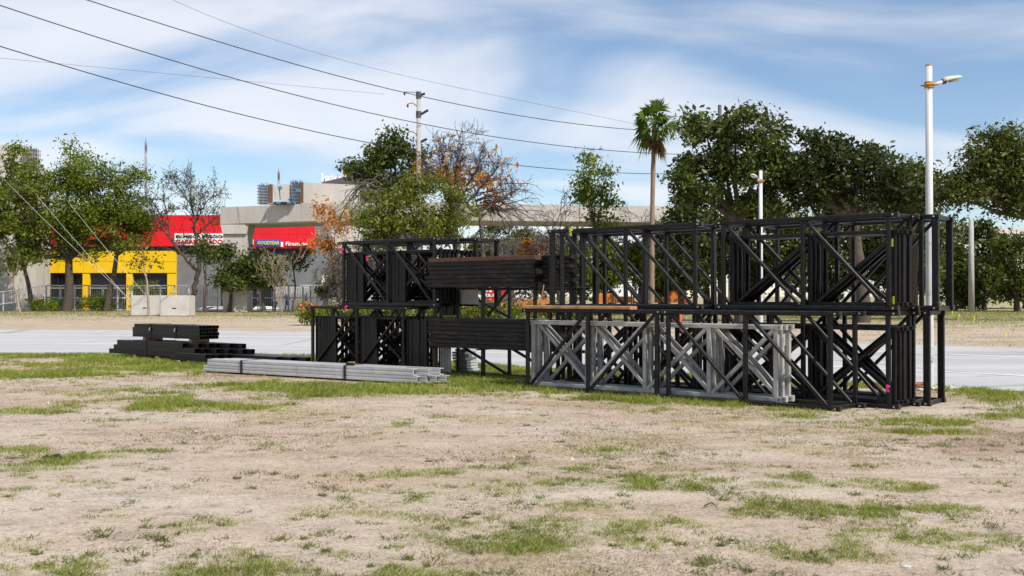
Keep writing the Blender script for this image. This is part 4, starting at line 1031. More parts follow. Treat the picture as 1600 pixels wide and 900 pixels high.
# fan palm
def palm(x, d, ytop, ybase_crown, label):
    rg = np.random.default_rng(77)
    b_ = np.array(at(x - 4, 487, d)); b_[2] = 0; c = np.array(at(x, ybase_crown, d))
    t = thing('fan_palm', label, 'palm', Vector(b_))
    tb = TB(); n = 40
    p = np.stack([np.interp(np.linspace(0, 1, n), [0, .5, 1], [b_[0], b_[0] + .05, c[0]]), np.full(n, d), np.linspace(0, c[2], n)], 1)
    r = np.interp(np.linspace(0, 1, n), [0, .06, .4, 1], [.30, .21, .17, .145]) * (1 + .05 * rg.normal(0, 1, n))
    tb.tube(p, r, 10); tb.build('trunk', PALMT, t)
    top = c
    def fans(cnt, elev, mname, mm, ln, sag):
        V, Q = [], []
        for i in range(cnt):
            az = rg.uniform(0, 2 * np.pi); el = rg.uniform(*elev)
            dv = np.array([math.cos(az) * math.cos(el), math.sin(az) * math.cos(el), math.sin(el)])
            pl = ln * rg.uniform(.5, 1.0); st_ = top + np.array([0, 0, rg.uniform(-.35, .35)])
            hub = st_ + dv * pl * .56 - np.array([0, 0, sag * .1])
            sd = np.cross(dv, [0, 0, 1.0]); sd /= np.linalg.norm(sd) + 1e-9; up = np.cross(sd, dv)
            ro = rg.uniform(-1.3, 1.3); sd, up = sd * math.cos(ro) + up * math.sin(ro), up * math.cos(ro) - sd * math.sin(ro)
            w_ = .03; k = len(V)
            V += [st_ - sd * w_, st_ + sd * w_, hub + sd * w_, hub - sd * w_]; Q.append((k, k + 1, k + 2, k + 3))
            for a in np.linspace(-1.2, 1.2, 12):
                L2 = pl * .70 * (1 - .22 * abs(a) / 1.35) * rg.uniform(.7, 1.2)
                bd = dv * math.cos(a) + sd * math.sin(a) + up * (.18 - .12 * abs(a))
                m1 = hub + bd * L2 * .55; e = hub + bd * L2 - np.array([0, 0, sag * L2 * rg.uniform(.3, .7)])
                wd = np.cross(bd, up); wd /= np.linalg.norm(wd) + 1e-9; k = len(V)
                V += [hub, m1 - wd * .075, e, m1 + wd * .075]; Q.append((k, k + 1, k + 2, k + 3))
        nmesh(mname, np.array(V), np.array(Q), mm, t)
    fans(26, (-.1, 1.45), 'fronds', L_PALM, 1.75, .45)
    fans(24, (-1.0, .3), 'lower_fronds', L_PALM, 1.8, .8)
    top = c - np.array([0, 0, .15])
    fans(14, (-1.5, -1.15), 'dead_skirt', L_DEAD, 2.0, .5)
palm(1022, 70, 153, 192, 'tall fan palm with brown skirt left of the big dark tree')

# flowering shrubs
def hedge(name, label, x0, x1, ytop, d, seed, flowers, dens=1.0, depth=1.2, group='flowering shrubs beyond the road'):
    rg = np.random.default_rng(seed)
    a, c = at(x0, ytop, d), at(x1, ytop, d)
    t = thing(name, label, 'shrub', Vector(((a.x + c.x) / 2, d, 0)), group)
    n = int((c.x - a.x) * 46 * dens)
    C = np.stack([rg.uniform(a.x, c.x, n), d + rg.uniform(-.5, .5, n) * depth, .1 + (a.z - .15) * rg.random(n) ** .7], 1)
    C[:, 2] *= .75 + .45 * vnoise(C[:, 0], C[:, 1], .8, seed)
    v = leaves(C, 14, .16, .17, rg); v[:, 2] = np.maximum(v[:, 2], .01)
    nmesh('foliage', v, np.arange(len(v)).reshape(-1, 4), L_MID, t)
    tb = TB()
    for i in range(max(4, n // 12)):
        q = C[rg.integers(0, n)]; tb.tube(np.array([[q[0] * .9 + .1 * (a.x + c.x) / 2, d, 0], [q[0], (q[1] + d) / 2, q[2] * .6], q]), [.02, .015, .008], 3)
    tb.build('stems', BARK, t)
    if flowers:
        Cf = C[C[:, 2] > np.median(C[:, 2])]; Cf = Cf[rg.integers(0, len(Cf), flowers)] + np.array([0, -.2, .08])
        v = leaves(Cf, 7, .07, .13, rg); nmesh('flowers', v, np.arange(len(v)).reshape(-1, 4), PETAL, t)
hedge('flowering_shrub', 'pink flowering bush at the left foot of the truss stack', 470, 503, 478, 49, 1, 26, 1.6, 1.6)
hedge('flowering_hedge', 'low hedge with pink flowers behind the lower left frames', 503, 640, 476, 56, 2, 40)
hedge('flowering_hedge', 'low hedge with pink flowers between the two board piles', 642, 820, 474, 58, 3, 40)
hedge('flowering_hedge', 'low hedge with pink flowers behind the wooden plank', 822, 915, 474.5, 60, 4, 26)
for k, (x, y, d, lab) in enumerate(((70, 475, 90, 'weedy bush below the first dark store window'), (150, 470, 91, 'green bush behind the fence below the middle store window'), (225, 452, 98, 'tall green bush covering the right store window'))):
    hedge('weed_bush', lab, x - 22, x + 24, y - 8, d + 4, 20 + k, 0, 1.2, 1.6, 'bushes before the store')

# ------------------------------------------------------------------ steel trusses
ZL0, ZL1, ZU0, ZU1 = 0.0, 1.215, 1.222, 2.445
RJ = random.Random(31)
def J3(p, s=.0045): return p + Vector((RJ.uniform(-s, s), RJ.uniform(-s, s), 0))
TS, DS = 0.058, 0.044
TG = 'black steel box trusses'
def box_truss(label, w0, w1, posts, u0, u1, z0, z1, fd, bd=None, thick=None, bolts=True, shift=0.0):
    """posts: u positions; fd/bd: '/' or '\\' per bay on front and back face"""
    bd = fd if bd is None else bd
    t = thing('box_truss', label, 'truss', P((u0 + u1) / 2, (w0 + w1) / 2, z0), TG)
    for w, dg, sh in ((w0, fd, 0.0), (w1, bd, shift)):
        for z in (z0 + TS / 2, z1 - TS / 2):
            mobj('chord', *bar(P(u0 + sh, w, z), P(u1 + sh, w, z), TS, TS), BLACK, t)
        for u in posts:
            mobj('post', *bar(J3(P(u + sh, w, z0 + TS)), J3(P(u + sh, w, z1 - TS)), TS * .98, TS * .94), BLACK, t)
        if thick is not None:
            mobj('end_post', *bar(P(thick + sh, w, z0 + TS), P(thick + sh, w, z1 - TS), .085, TS * .96), BLACK, t)
        for i, c in enumerate(dg):
            a, b_ = posts[i] + TS * .7 + sh, posts[i + 1] - TS * .7 + sh
            za, zb = (z0 + TS, z1 - TS) if c == '/' else (z1 - TS, z0 + TS)
            mobj('diagonal', *bar(J3(P(a, w, za), .008), J3(P(b_, w, zb), .008), DS, DS), BLACK, t)
        for u, e in ((u0, -1), (u1, 1)):
            for z in (z0 + TS / 2, z1 - TS / 2):
                pl = mobj('end_plate', *bar(P(u + sh + e * .002, w, z), P(u + sh + e * .014, w, z), TS * 1.12, TS * 1.12), PLATE, t)
                if bolts: mobj('bolt', *pipe([P(u + sh - e * .05, w - TS * .52, z), P(u + sh - e * .05, w - TS * .74, z)], .012, 7), BOLT, pl)
    for u in ([thick] if thick is not None else []) + list(posts):
        for z in (z0 + TS / 2, z1 - TS / 2):
            mobj('cross_bar', *bar(P(u, w0 + TS / 2, z), P(u + shift, w1 - TS / 2, z), TS * .9, TS * .9, U), BLACK, t)
    return t
def lattice(label, w, us, z0, z1, dg, m, name='lattice_frame', group=None, ts=.05, ds=.04, ext=.06, holes=False, u_off=0.0):
    """flat ladder frame with end posts at us[0], us[-1]"""
    us = [u + u_off for u in us]
    t = thing(name, label, 'frame', P((us[0] + us[-1]) / 2, w, z0), group)
    for z in (z0 + ts / 2, z1 - ts / 2):
        mobj('chord', *bar(P(us[0] - ext, w, z), P(us[-1] + ext, w, z), ts, ts, None, .1), m, t)
        if holes:
            for e, u in ((-1, us[0] - ext), (1, us[-1] + ext)):
                pl = mobj('end_plate', *bar(P(u - e * .075, w, z), P(u + e * .004, w, z), ts * 1.25, ts * 1.06, None, .06), m, t)
                mobj('bolt_hole', *pipe([P(u - e * .03, w - ts * .53, z), P(u - e * .03, w - ts * .55, z)], .011, 8), VOID, pl)
    for u in us:
        mobj('post', *bar(J3(P(u, w, z0 + ts)), J3(P(u, w, z1 - ts)), ts * 1.1, ts, None, .1), m, t)
    for i, c in enumerate(dg):
        if c == '.': continue
        a, b_ = us[i] + ts * .75, us[i + 1] - ts * .75
        za, zb = (z0 + ts, z1 - ts) if c == '/' else (z1 - ts, z0 + ts)
        mobj('brace', *bar(J3(P(a, w, za), .012), J3(P(b_, w, zb), .012), ds, ts * .9, None, .1), m, t)
    return t
WA0, WA1 = 12.08, 12.63
WB0, WB1 = 12.76, 13.29
WF0, WF1 = 13.40, 14.00
uA = lambda *x: [ux(v, WA0) for v in x]
uB = lambda *x: [ux(v, WB0) for v in x]
uF = lambda *x: [ux(v, WF0) for v in x]
# front row
box_truss('front lower black truss with diagonals rising right, left half', WA0, WA1, uA(825, 919, 1026.5), *uA(818, 1035), ZL0, ZL1, '//')
box_truss('front lower black truss with diagonals falling right, right half', WA0, WA1, uA(1044, 1165, 1297), *uA(1036, 1312), ZL0, ZL1, '\\\\', shift=.10)
# second row
box_truss('second-row lower black truss at right with pink ribbon', WB0, WB1, uB(1131, 1255, 1388), *uB(1119, 1404), ZL0, ZL1, '\\\\', '\\\\', shift=.08)
box_truss('second-row lower black truss hidden behind the silver frames', WB0, WB1, uB(872, 978, 1090), *uB(863, 1102), ZL0, ZL1, '\\\\', '//')
box_truss('second-row upper black truss holding nested black frames at right', WB0, WB1, uB(1131, 1255, 1389), *uB(1120, 1403), ZU0, ZU1, '\\\\', '\\/', shift=.08)
box_truss('empty second-row upper black truss with parallel falling diagonals', WB0, WB1, uB(878, 978, 1086), *uB(858, 1097), ZU0, ZU1, '\\\\', '\\\\', thick=ux(863, WB0))
# third row
box_truss('rear lower black truss ending beside the white lamp pole', WF0, WF1, uF(1172, 1294, 1426), *uF(1163, 1453), ZL0, ZL1, '//', '//', thick=ux(1448, WF0))
box_truss('rear upper black truss with open end at far right', WF0, WF1, uF(1186, 1308, 1440), *uF(1176, 1467), ZU0, ZU1, '//', '//', thick=ux(1462, WF0))
box_truss('rear upper black truss at the left of the right stack', WF0, WF1, uF(912, 1010, 1116), *uF(892, 1126), ZU0, ZU1, '\\\\', '\\\\', thick=ux(897, WF0))
box_truss('rear lower black truss at the left of the right stack', WF0, WF1, uF(905, 1003, 1108), *uF(885, 1118), ZL0, ZL1, '//', '\\\\', thick=ux(890, WF0))
# left stack
WL0, WL1, WM0, WM1 = 13.0, 13.52, 13.62, 14.2
uL = lambda *x: [ux(v, WL0) for v in x]
uM = lambda *x: [ux(v, WM0) for v in x]
box_truss('upper black truss of the left stack with pink ribbon', WL0, WL1, uL(537, 606, 679), *uL(532, 684), ZU0, ZU1, '\\\\', '\\\\')
box_truss('lower black truss of the left stack with rising diagonals', WL0, WL1, uL(489, 558, 631), *uL(483, 640), ZL0, ZL1, '//', '//')
box_truss('rear upper black truss of the left stack', WM0, WM1, uM(572, 640, 711), *uM(566, 748), ZU0, ZU1, '\\\\', '\\\\', thick=ux(743, WM0))
box_truss('rear lower black truss of the left stack', WM0, WM1, uM(520, 588, 656), *uM(512, 664), ZL0, ZL1, '\\\\', '//')
# nested frames
for k in range(5):
    w = WA0 + .105 + .078 * k
    uu = [ux(x, WA0 + .1) for x in (834, 918, 1008, 1108, 1213)]
    lattice('%s silver lattice frame counted from the front inside the front trusses' % ordn(k), w, uu, ZL0 + .056, 1.03,
            '////' if k in (0, 4) else '\\\\\\\\', ALU, 'silver_frame', 'silver frames nested in the front trusses', .056, .052, .07, True, [0, .03, .0, .05, .02][k])
def nest(n, w0, xs_, z0, z1, pat, place, grp, step=.07, sh=.03, m=None):
    uu = [ux(x, w0) for x in xs_]
    for k in range(n):
        lattice('%s black lattice frame from the front nested in the %s' % (ordn(k), place), w0 + step * k, uu, z0, z1, pat[k % len(pat)], m or (BLACK if k % 2 else BLACKB), 'lattice_frame', grp, .05, .046, .06, False, sh * (k % 3))
nest(6, WB0 + .085, (1144, 1266, 1397), ZU0 + .053, 2.235, ['\\\\', '//', '//', '//', '//', '//'], 'upper right truss', 'black frames nested in the upper right truss')
nest(6, WB0 + .085, (1144, 1266, 1397), ZL0 + .053, 1.02, ['\\\\', '//', '\\\\', '//', '\\\\', '\\\\'], 'lower right truss', 'black frames nested in the lower right truss')
nest(6, WL0 + .085, (545, 612, 688), ZU0 + .053, 2.235, ['//', '\\\\', '//', '\\\\', '//', '//'], 'upper left truss', 'black frames nested in the upper left truss')
nest(6, WL0 + .085, (497, 563, 636), ZL0 + .053, 1.02, ['//', '\\\\', '\\\\', '//', '\\\\', '//'], 'lower left truss', 'black frames nested in the lower left truss')
nest(5, WM0 + .085, (590, 655, 722), ZU0 + .053, 2.235, ['\\\\', '//', '\\\\', '//', '//'], 'rear upper left truss', 'black frames nested in the rear upper left truss', .08)
nest(5, WM0 + .085, (535, 600, 668), ZL0 + .053, 1.02, ['//', '//', '\\\\', '//', '\\\\'], 'rear lower left truss', 'black frames nested in the rear lower left truss', .08)
nest(4, WF0 + .12, (1150, 1270, 1398), ZL0 + .053, 1.02, ['//', '\\\\', '//', '//'], 'rear lower right truss', 'black frames nested in the rear lower right truss', .09)
nest(3, WB0 + .12, (890, 985, 1085), ZL0 + .053, 1.02, ['//', '\\\\', '//'], 'hidden second-row lower truss', 'black frames nested in the hidden lower truss', .1)
# black solid panels leaning inside the left stack
def panel(label, w, x0, x1, z0, z1, m=BLACK, name='black_panel', th=.018):
    a, b_ = ux(x0, w), ux(x1, w)
    t = thing(name, label, 'panel', P((a + b_) / 2, w, z0), 'dark panels in the left stack')
    n_ = max(4, int((b_ - a) / .085)); e = np.linspace(a, b_, n_ + 1); rp = random.Random(int(x0))
    mobj('backing', *bar(P(a, w + .03, (z0 + z1) / 2), P(b_, w + .03, (z0 + z1) / 2), z1 - z0 - .02, .008, None, .05), m, t)
    for i in range(n_):
        dw = rp.uniform(-.012, .012)
        mobj('slat', *bar(P((e[i] + e[i + 1]) / 2, w + dw, z0), P((e[i] + e[i + 1]) / 2, w + dw, z1 - rp.uniform(0, .03)), e[i + 1] - e[i] - .008, .03, None, .2), m if rp.random() < .6 else BLACKB, t)
panel('black upright panel at the left in the upper left truss', WL0 + .045, 542, 569, ZU0 + .053, 2.2)
panel('black upright panel beside the middle post in the upper left truss', WL0 + .045, 613, 634, ZU0 + .053, 2.2)
panel('black upright panel at the left in the lower left truss', WL0 + .045, 493, 526, ZL0 + .053, 1.0)
panel('black upright panel in the middle of the lower left truss', WL0 + .045, 561, 590, ZL0 + .053, 1.0)
panel('wide black upright panel at the right in the lower left truss', WL0 + .045, 634, 668, ZL0 + .003, 1.0)
panel('black upright panel between the two board piles', 13.35, 686, 716, 1.06, 1.5)
# dark horizontal boards stacked inside upper left
for k in range(6):
    a, b_ = ux(578, 13.56), ux(676, 13.56); z = ZU0 + .075 + .066 * k
    o = mobj('dark_board', *bar(P(a + .05 * (k % 3), 13.57, z), P(b_, 13.57, z), .058, .06, None, .1), DECK)
    tag(o, '%s dark horizontal board from the bottom between the upper left trusses' % ordn(k), 'board', 'boards between the upper left trusses')

# ------------------------------------------------------------------ middle rack with two board piles
mid = thing('support_rack', 'open black post rack carrying the two dark board piles', 'rack', P(ux(757, 13.0), 13.3, 0))
RZ = [(0.0, .515), (1.036, 1.55)]
for x in (680, 755, 836):
    for z0, z1 in RZ:
        mobj('post', *bar(P(ux(x, 13.0), 13.0, z0 + (TS if z0 == 0 else 0)), P(ux(x, 13.0), 13.0, z1), .072 if x == 755 else .055, .05), RUSTY if x == 680 and z0 == 0 else BLACK, mid)
for x in (716, 796, 880):
    mobj('post', *bar(P(ux(x, 13.55), 13.55, TS), P(ux(x, 13.55), 13.55, 1.99), .055, .055), BLACK, mid)
for w in (13.0, 13.55):
    mobj('chord', *bar(P(ux(676, 13.0), w, TS / 2), P(ux(890, 13.0), w, TS / 2), TS, TS), BLACK, mid)
mobj('chord', *bar(P(ux(676, 13.0), 13.55, .50), P(ux(890, 13.0), 13.55, .50), .05, .05), BLACK, mid)
mobj('chord', *bar(P(ux(676, 13.0), 13.55, 1.53), P(ux(890, 13.0), 13.55, 1.53), .05, .05), BLACK, mid)
for x in (680, 755, 836):
    for z in (.505, 1.54):
        mobj('cross_bar', *bar(P(ux(x, 13.0), 12.84, z), P(ux(x, 13.0), 13.5, z), .02, .05, U), BLACK, mid)
for z0, z1 in ((.06, .50), (1.06, 1.50)):
    mobj('diagonal', *bar(P(ux(722, 13.55), 13.55, z1), P(ux(792, 13.55), 13.55, z0), DS, DS), BLACK, mid)
    mobj('diagonal', *bar(P(ux(762, 13.55), 13.55, z0) if z0 > 1 else P(ux(874, 13.55), 13.55, z0), P(ux(794, 13.55), 13.55, z1) if z0 > 1 else P(ux(800, 13.55), 13.55, z1), DS, DS), BLACK, mid)
random.seed(12)
def boards(zb, which, n, red_top):
    th = .073
    for k in range(n):
        z = zb + th * (k + .5)
        for j, (w, nm) in enumerate(((12.93, 'front'), (13.13, 'middle'), (13.33, 'rear'))):
            a = ux(672, 12.88) + random.uniform(0, .02) - (0 if j == 0 else random.uniform(.05, .30)); b_ = ux(838 if j == 0 else 860, 12.88) + random.uniform(-.015, .015)
            m_ = REDWOOD if (red_top and k == n - 1 and j == 0) else (RUSTY if (k == 0 and j == 0 and False) else DECK)
            o = mobj('dark_board', *bar(P(a, w, z), P(b_, w, z + random.uniform(-.002, .002)), th - random.uniform(.004, .009), .185, None, .06), m_)
            lay = 'top' if k == n - 1 else 'bottom' if k == 0 else ordn(k) + ' above the bottom'
            tag(o, '%s board in the %s layer of the %s dark board pile' % (nm, lay, which), 'board', 'boards of the %s pile' % which)
boards(.517, 'lower', 7, False)
boards(1.552, 'upper', 7, True)
for k in range(7):
    z = 1.552 + .073 * (k + .5); a, b_ = ux(842, 13.15) + random.uniform(-.04, .12), ux(893, 13.15) + random.uniform(-.1, .1)
    o = mobj('short_board', *bar(P(max(a, ux(864, 12.9)), 13.18, z), P(b_, 13.18, z), .058, .16, None, .08), DECK)
    tag(o, '%s short dark board from the bottom right of the upper pile' % ordn(k), 'board', 'short boards right of the upper pile')
mobj('ledge', *bar(P(ux(846, 13.0), 13.18, 1.542), P(ux(900, 13.0), 13.18, 1.542), .018, .3), BLACK, mid)
# pale aluminium pieces standing and lying under the lower pile
for k in range(4):
    u = ux(690 + 4.2 * k, 13.2)
    o = mobj('aluminium_upright', *bar(P(u, 13.2, .06), P(u, 13.2, .50), .035, .05), ALU)
    tag(o, '%s silver upright from the left below the lower board pile' % ordn(k), 'profile', 'silver uprights below the lower pile')
for k in range(8):
    z = .075 + .05 * k; a, b_ = ux(722, 13.9) + random.uniform(-.05, .08), ux(744, 13.9) + random.uniform(-.06, .12)
    o = mobj('aluminium_offcut', *bar(P(a, 13.8, z), P(b_, 13.8, z), .04, .30, None, .1), ALUB)
    tag(o, '%s silver offcut from the bottom stacked behind the rack' % ordn(k), 'profile', 'silver offcuts behind the rack')
a = ux(720, 13.45)
o = mobj('pale_board', *bar(P(ux(718, 13.45), 13.45, 1.39), P(ux(747, 13.45), 13.45, 1.39), .26, .012, None, .05), mat('grey_white_board', (0.40, 0.40, 0.39), 0.7, 0, .2, 8))
tag(o, 'plain greyish white board hung between the two board piles', 'sign')

# wooden plank lying on the front trusses, and other loose bits on top
o = mobj('wood_plank', *bar(P(ux(819, 12.06), 12.12, ZL1 + .024), P(ux(986, 12.06), 12.12, ZL1 + .024), .046, .19), WOOD)
tag(o, 'light brown wooden plank lying on the front truss top', 'plank')
o = mobj('thin_stick', *pipe([P(ux(851, 12.3), 12.2, ZL1 + .05), P(ux(856, 12.3), 12.2, ZL1 + .36)], .008, 6), WOOD)
tag(o, 'thin pale stick standing up at the plank end', 'stick')

# ------------------------------------------------------------------ ribbons and tape marks
def ribbon_tie(label, w, x, z, m=PINK, s=1.0):
    c = P(ux(x, w), w - .045, z); t = thing('ribbon', label, 'ribbon', c - ZZ * .05, 'bright ribbons on the trusses')
    V = [c + U * (.022 * s * math.cos(q) * (1 + .5 * math.cos(3 * q))) + ZZ * (.022 * s * math.sin(q)) - W * .006 for q in np.linspace(0, 2 * math.pi, 13)[:-1]]
    V += [v + W * .02 for v in V]
    mobj('knot', V, [tuple(range(12)), tuple(range(23, 11, -1))] + [(i, (i + 1) % 12, 12 + (i + 1) % 12, 12 + i) for i in range(12)], m, t)
    mobj('tail', *bar(c - ZZ * .015 * s, c - ZZ * .07 * s + U * .012, .022 * s, .004, W, .1), m, t)
    mobj('tail', *bar(c - ZZ * .005 * s, c - ZZ * .055 * s - U * .02, .018 * s, .004, W, .1), m, t)
ribbon_tie('pink ribbon low on the right lower truss post', WB0, 1388, .28)
ribbon_tie('pink ribbon on the first post of the upper left truss', WL0, 537, 2.29, s=1.15)
ribbon_tie('pink ribbon on the top chord of the lower left truss', WL0, 543, 1.20, s=1.15)
ribbon_tie('pink ribbon on a frame inside the upper left truss', WL0 + .05, 576, 2.13, s=1.1)
ribbon_tie('lime ribbon on the top chord of the empty upper truss', WB0, 894, 2.42, YTAPE, 1.3)
def tape(label, w, x, z0, z1):
    u = ux(x, w); o = mobj('tape_mark', *bar(P(u, w, z0), P(u, w, z1), .022, .004, W, .1), YTAPE); tag(o, label, 'tape', 'yellow tape marks')
tape('yellow tape mark high on the nested upper right frames', WB0 + .055, 1394.5, 2.02, 2.12)
tape('yellow tape mark low on the first nested upper frame post', WB0 + .055, 1396, 1.30, 1.40)
tape('yellow tape mark low on a rear nested upper frame post', WB0 + .33, 1412, 1.30, 1.40)
tape('yellow tape mark low on the nested lower right frames', WB0 + .25, 1406.5, .09, .20)
tape('yellow tape mark on the nested frames of the lower left truss', WL0 + .3, 647, .86, .98)
tape('yellow tape mark on the nested frames of the upper left truss', WL0 + .3, 694, 2.13, 2.2)

# ------------------------------------------------------------------ aluminium profile bundle on the grass
Ra, La = gnd(655, 602), gnd(318, 582)
AU = (Ra - La); ALN = AU.length; AU.normalize(); AW = Vector((-AU.y, AU.x, 0))
if AW.y < 0: AW = -AW
def cprof(a, b_):
    t = .012
    return [(-b_ / 2, -a / 2), (b_ / 2, -a / 2), (b_ / 2, -a / 2 + t), (-b_ / 2 + t * 1.3, -a / 2 + t), (-b_ / 2 + t * 1.3, -.012), (-b_ / 2 + .02, 0), (-b_ / 2 + t * 1.3, .012), (-b_ / 2 + t * 1.3, a / 2 - t), (b_ / 2, a / 2 - t), (b_ / 2, a / 2), (-b_ / 2, a / 2), (-b_ / 2, .016), (-b_ / 2 + .008, 0), (-b_ / 2, -.016)]
lay = [(0, 0, 0.0, -.05), (1, 0, -.05, .05), (2, 0, .1, .14), (3, 0, .0, .24), (0, 1, .10, -.12), (1, 1, .06, .08), (2, 1, .2, -.55), (3, 1, .3, .12)]
pos_n = {0: 'front', 1: 'second from front', 2: 'third from front', 3: 'rear'}
lvl = ['bottom', 'middle', 'top']
for i, j, e0, e1 in lay:
    c = AW * (.06 + .125 * i) + ZZ * (.085 + .112 * j)
    V, Fs = extrude_prof(La + c + AU * e0, Ra + c + AU * e1, cprof(.106, .115), AW)
    o = mobj('aluminium_profile', V, Fs, ALUB)
    tag(o, 'silver profile bar in the ground bundle, %s layer, %s' % (lvl[j], pos_n[i]), 'profile', 'silver profile bars bundled on the grass')
for k, t_ in enumerate((.12, .5, .9)):
    c = La + AU * (ALN * t_)
    o = mobj('timber_bearer', *bar(c - AW * .02 + ZZ * .014, c + AW * .56 + ZZ * .014, .026, .09, AU), REDWOOD)
    tag(o, ['left', 'middle', 'right'][k] + ' timber bearer under the silver profile bundle', 'bearer', 'bearers under the silver bundle')
def strap_loop(label, c, ax, sd, w, z0, z1, wd=.05, steps=None):
    pts = steps or [(-.006, z0), (-.006, z1), (w + .006, z1), (w + .006, z0)]
    V, Fs = [], []
    for s_, z in pts:
        for k in (-1, 1): V.append(c + sd * s_ + ZZ * z + ax * (wd / 2 * k))
    n = len(pts)
    cen_ = sum((Vector((q[0], q[1], 0)) for q in pts), Vector()) / n
    for s_, z in pts:
        q = Vector((s_, z, 0)) - cen_; q = q * (1 + .006 / max(q.length, .01)) + cen_
        for k in (-1, 1): V.append(c + sd * q.x + ZZ * q.y + ax * (wd / 2 * k))
    for i in range(n):
        j = (i + 1) % n
        Fs += [(2 * i, 2 * i + 1, 2 * j + 1, 2 * j), (2 * n + 2 * i, 2 * n + 2 * j, 2 * n + 2 * j + 1, 2 * n + 2 * i + 1),
               (2 * i, 2 * j, 2 * n + 2 * j, 2 * n + 2 * i), (2 * i + 1, 2 * n + 2 * i + 1, 2 * n + 2 * j + 1, 2 * j + 1)]
    o = mobj('strap', V, Fs, STRAP); return tag(o, label, 'strap', 'black lashing straps')
stp = [(-.006, .03), (-.006, .256), (.50, .256), (.50, .03)]
strap_loop('left black strap around the silver profile bundle', La + AU * (ALN * .20), AU, AW, .5, .03, .3, steps=stp)
strap_loop('right black strap around the silver profile bundle', La + AU * (ALN * .69), AU, AW, .5, .03, .3, steps=stp)
q = La + AU * (ALN * .69) + AW * .1 + ZZ * .275
rt = thing('ratchet', 'yellow and black ratchet buckle on the silver bundle', 'ratchet', q)
mobj('body', *bar(q - AU * .05, q + AU * .10, .05, .06, AW), STRAP, rt)
mobj('handle', *bar(q + AU * .02 + ZZ * .03 - AW * .03, q + AU * .14 + ZZ * .035 - AW * .03, .015, .03, AW), mat('handle_yellow', (0.6, 0.36, 0.04), .5), rt)

# ------------------------------------------------------------------ black tube bundles on the left
def tubes(label, w0, cols, rows, u0f, u1f, z0, a, b_, grp, cname=('front', 'second', 'third', 'fourth', 'fifth', 'sixth', 'seventh')):
    for r in range(rows):
        for c in range(cols):
            w = w0 + b_ * (c + .5); z = z0 + a * (r + .5)
            V, Fs = tube4(P(u0f(r, c), w, z), P(u1f(r, c), w, z), a - .003, b_ - .003, None, .006)
            o = mobj('steel_tube', V, Fs, BLACK if (r + c) % 3 else BLACKB)
            tag(o, '%s, %s row up, %s from the front' % (label, ordn(r), cname[c]), 'tube', grp)
random.seed(8)
rj = lambda s: random.uniform(-s, s)
wT = 12.62
zT = .475
ul, ur = ux(208, wT), ux(311, wT)
tubes('black tube of the raised left bundle', wT, 6, 4, lambda r, c: ul + rj(.03) + (.02 if r == 3 and c == 0 else 0), lambda r, c: ur + rj(.025), zT, .074, .082, 'tubes of the raised left bundle')
for k, x in enumerate((224, 296)):
    u = ux(x, wT); o = mobj('wood_block', *bar(P(u, wT + .02, zT - .038), P(u, wT + .47, zT - .038), .072, .10, U), WOOD)
    tag(o, ['left', 'right'][k] + ' wooden block between the black tube bundles', 'block', 'wooden blocks between tube bundles')
for k, t_ in enumerate((.28, .66)):
    c = P(ul + (ur - ul) * t_, wT, 0)
    strap_loop(['left', 'right'][k] + ' black strap around the raised tube bundle', c, U, W, .492, zT - .004, zT + .30)
    o = mobj('buckle', *bar(c - W * .03 + ZZ * (zT + .15), c - W * .03 + ZZ * (zT + .22) + U * .03, .035, .015, W), BOLT)
    tag(o, ['left', 'right'][k] + ' metal buckle on the raised tube bundle strap', 'buckle', 'strap buckles')
wL = 12.40
lf = lambda r, c: ux(172, wL) + .10 * c + .16 * r + rj(.05)
tubes('black tube of the long lower left bundle', wL, 6, 3, lf, lambda r, c: ux(318, wL) + .24 * c - .35 * r + rj(.10) + (1.3 if (r == 0 and c > 2) else 0), .085, .105, .12, 'tubes of the long lower left bundle')
for k, x in enumerate((210, 245)):
    u = ux(x, wL); o = mobj('wood_block', *bar(P(u, wL + .0, .04), P(u, wL + .75, .04), .08, .12, U), WOOD)
    tag(o, ['left', 'right'][k] + ' wooden block on the grass under the lower tube bundle', 'block', 'wooden blocks under the lower bundle')
c = P(ux(228, wL), wL, 0); strap_loop('black strap around the lower tube bundle', c, U, W, .722, .08, .404)
wN = 12.02
tubes('black tube of the small front left bundle', wN, 2, 2, lambda r, c: ux(266, wN) + .16 * r + rj(.03), lambda r, c: ux(322, wN) + .12 * c + rj(.05), .07, .075, .08, 'tubes of the small front bundle')
u = ux(279, wN); o = mobj('wood_block', *bar(P(u, wN - .02, .033), P(u, wN + .2, .033), .066, .10, U), WOOD)
tag(o, 'wooden block on the grass under the small front tube bundle', 'block')
# long black bars reaching to the left stack
for k in range(5):
    w = 13.18 + .085 * k; x1 = ux(486, w) - .05
    V, Fs = tube4(P(ux(335, w), w, .12 + .0 * k), P(x1, w, .12), .09, .08)
    o = mobj('steel_tube', V, Fs, BLACK)
    tag(o, '%s long black bar from the front lying left of the left truss' % ordn(k), 'tube', 'long black bars left of the stack')
for k, x in enumerate((350, 440)):
    u = ux(x, 13.3); o = mobj('wood_block', *bar(P(u, 13.1, .036), P(u, 13.62, .036), .07, .09, U), WOOD)
    tag(o, ['left', 'right'][k] + ' wooden block under the long black bars', 'block', 'wooden blocks under the long bars')

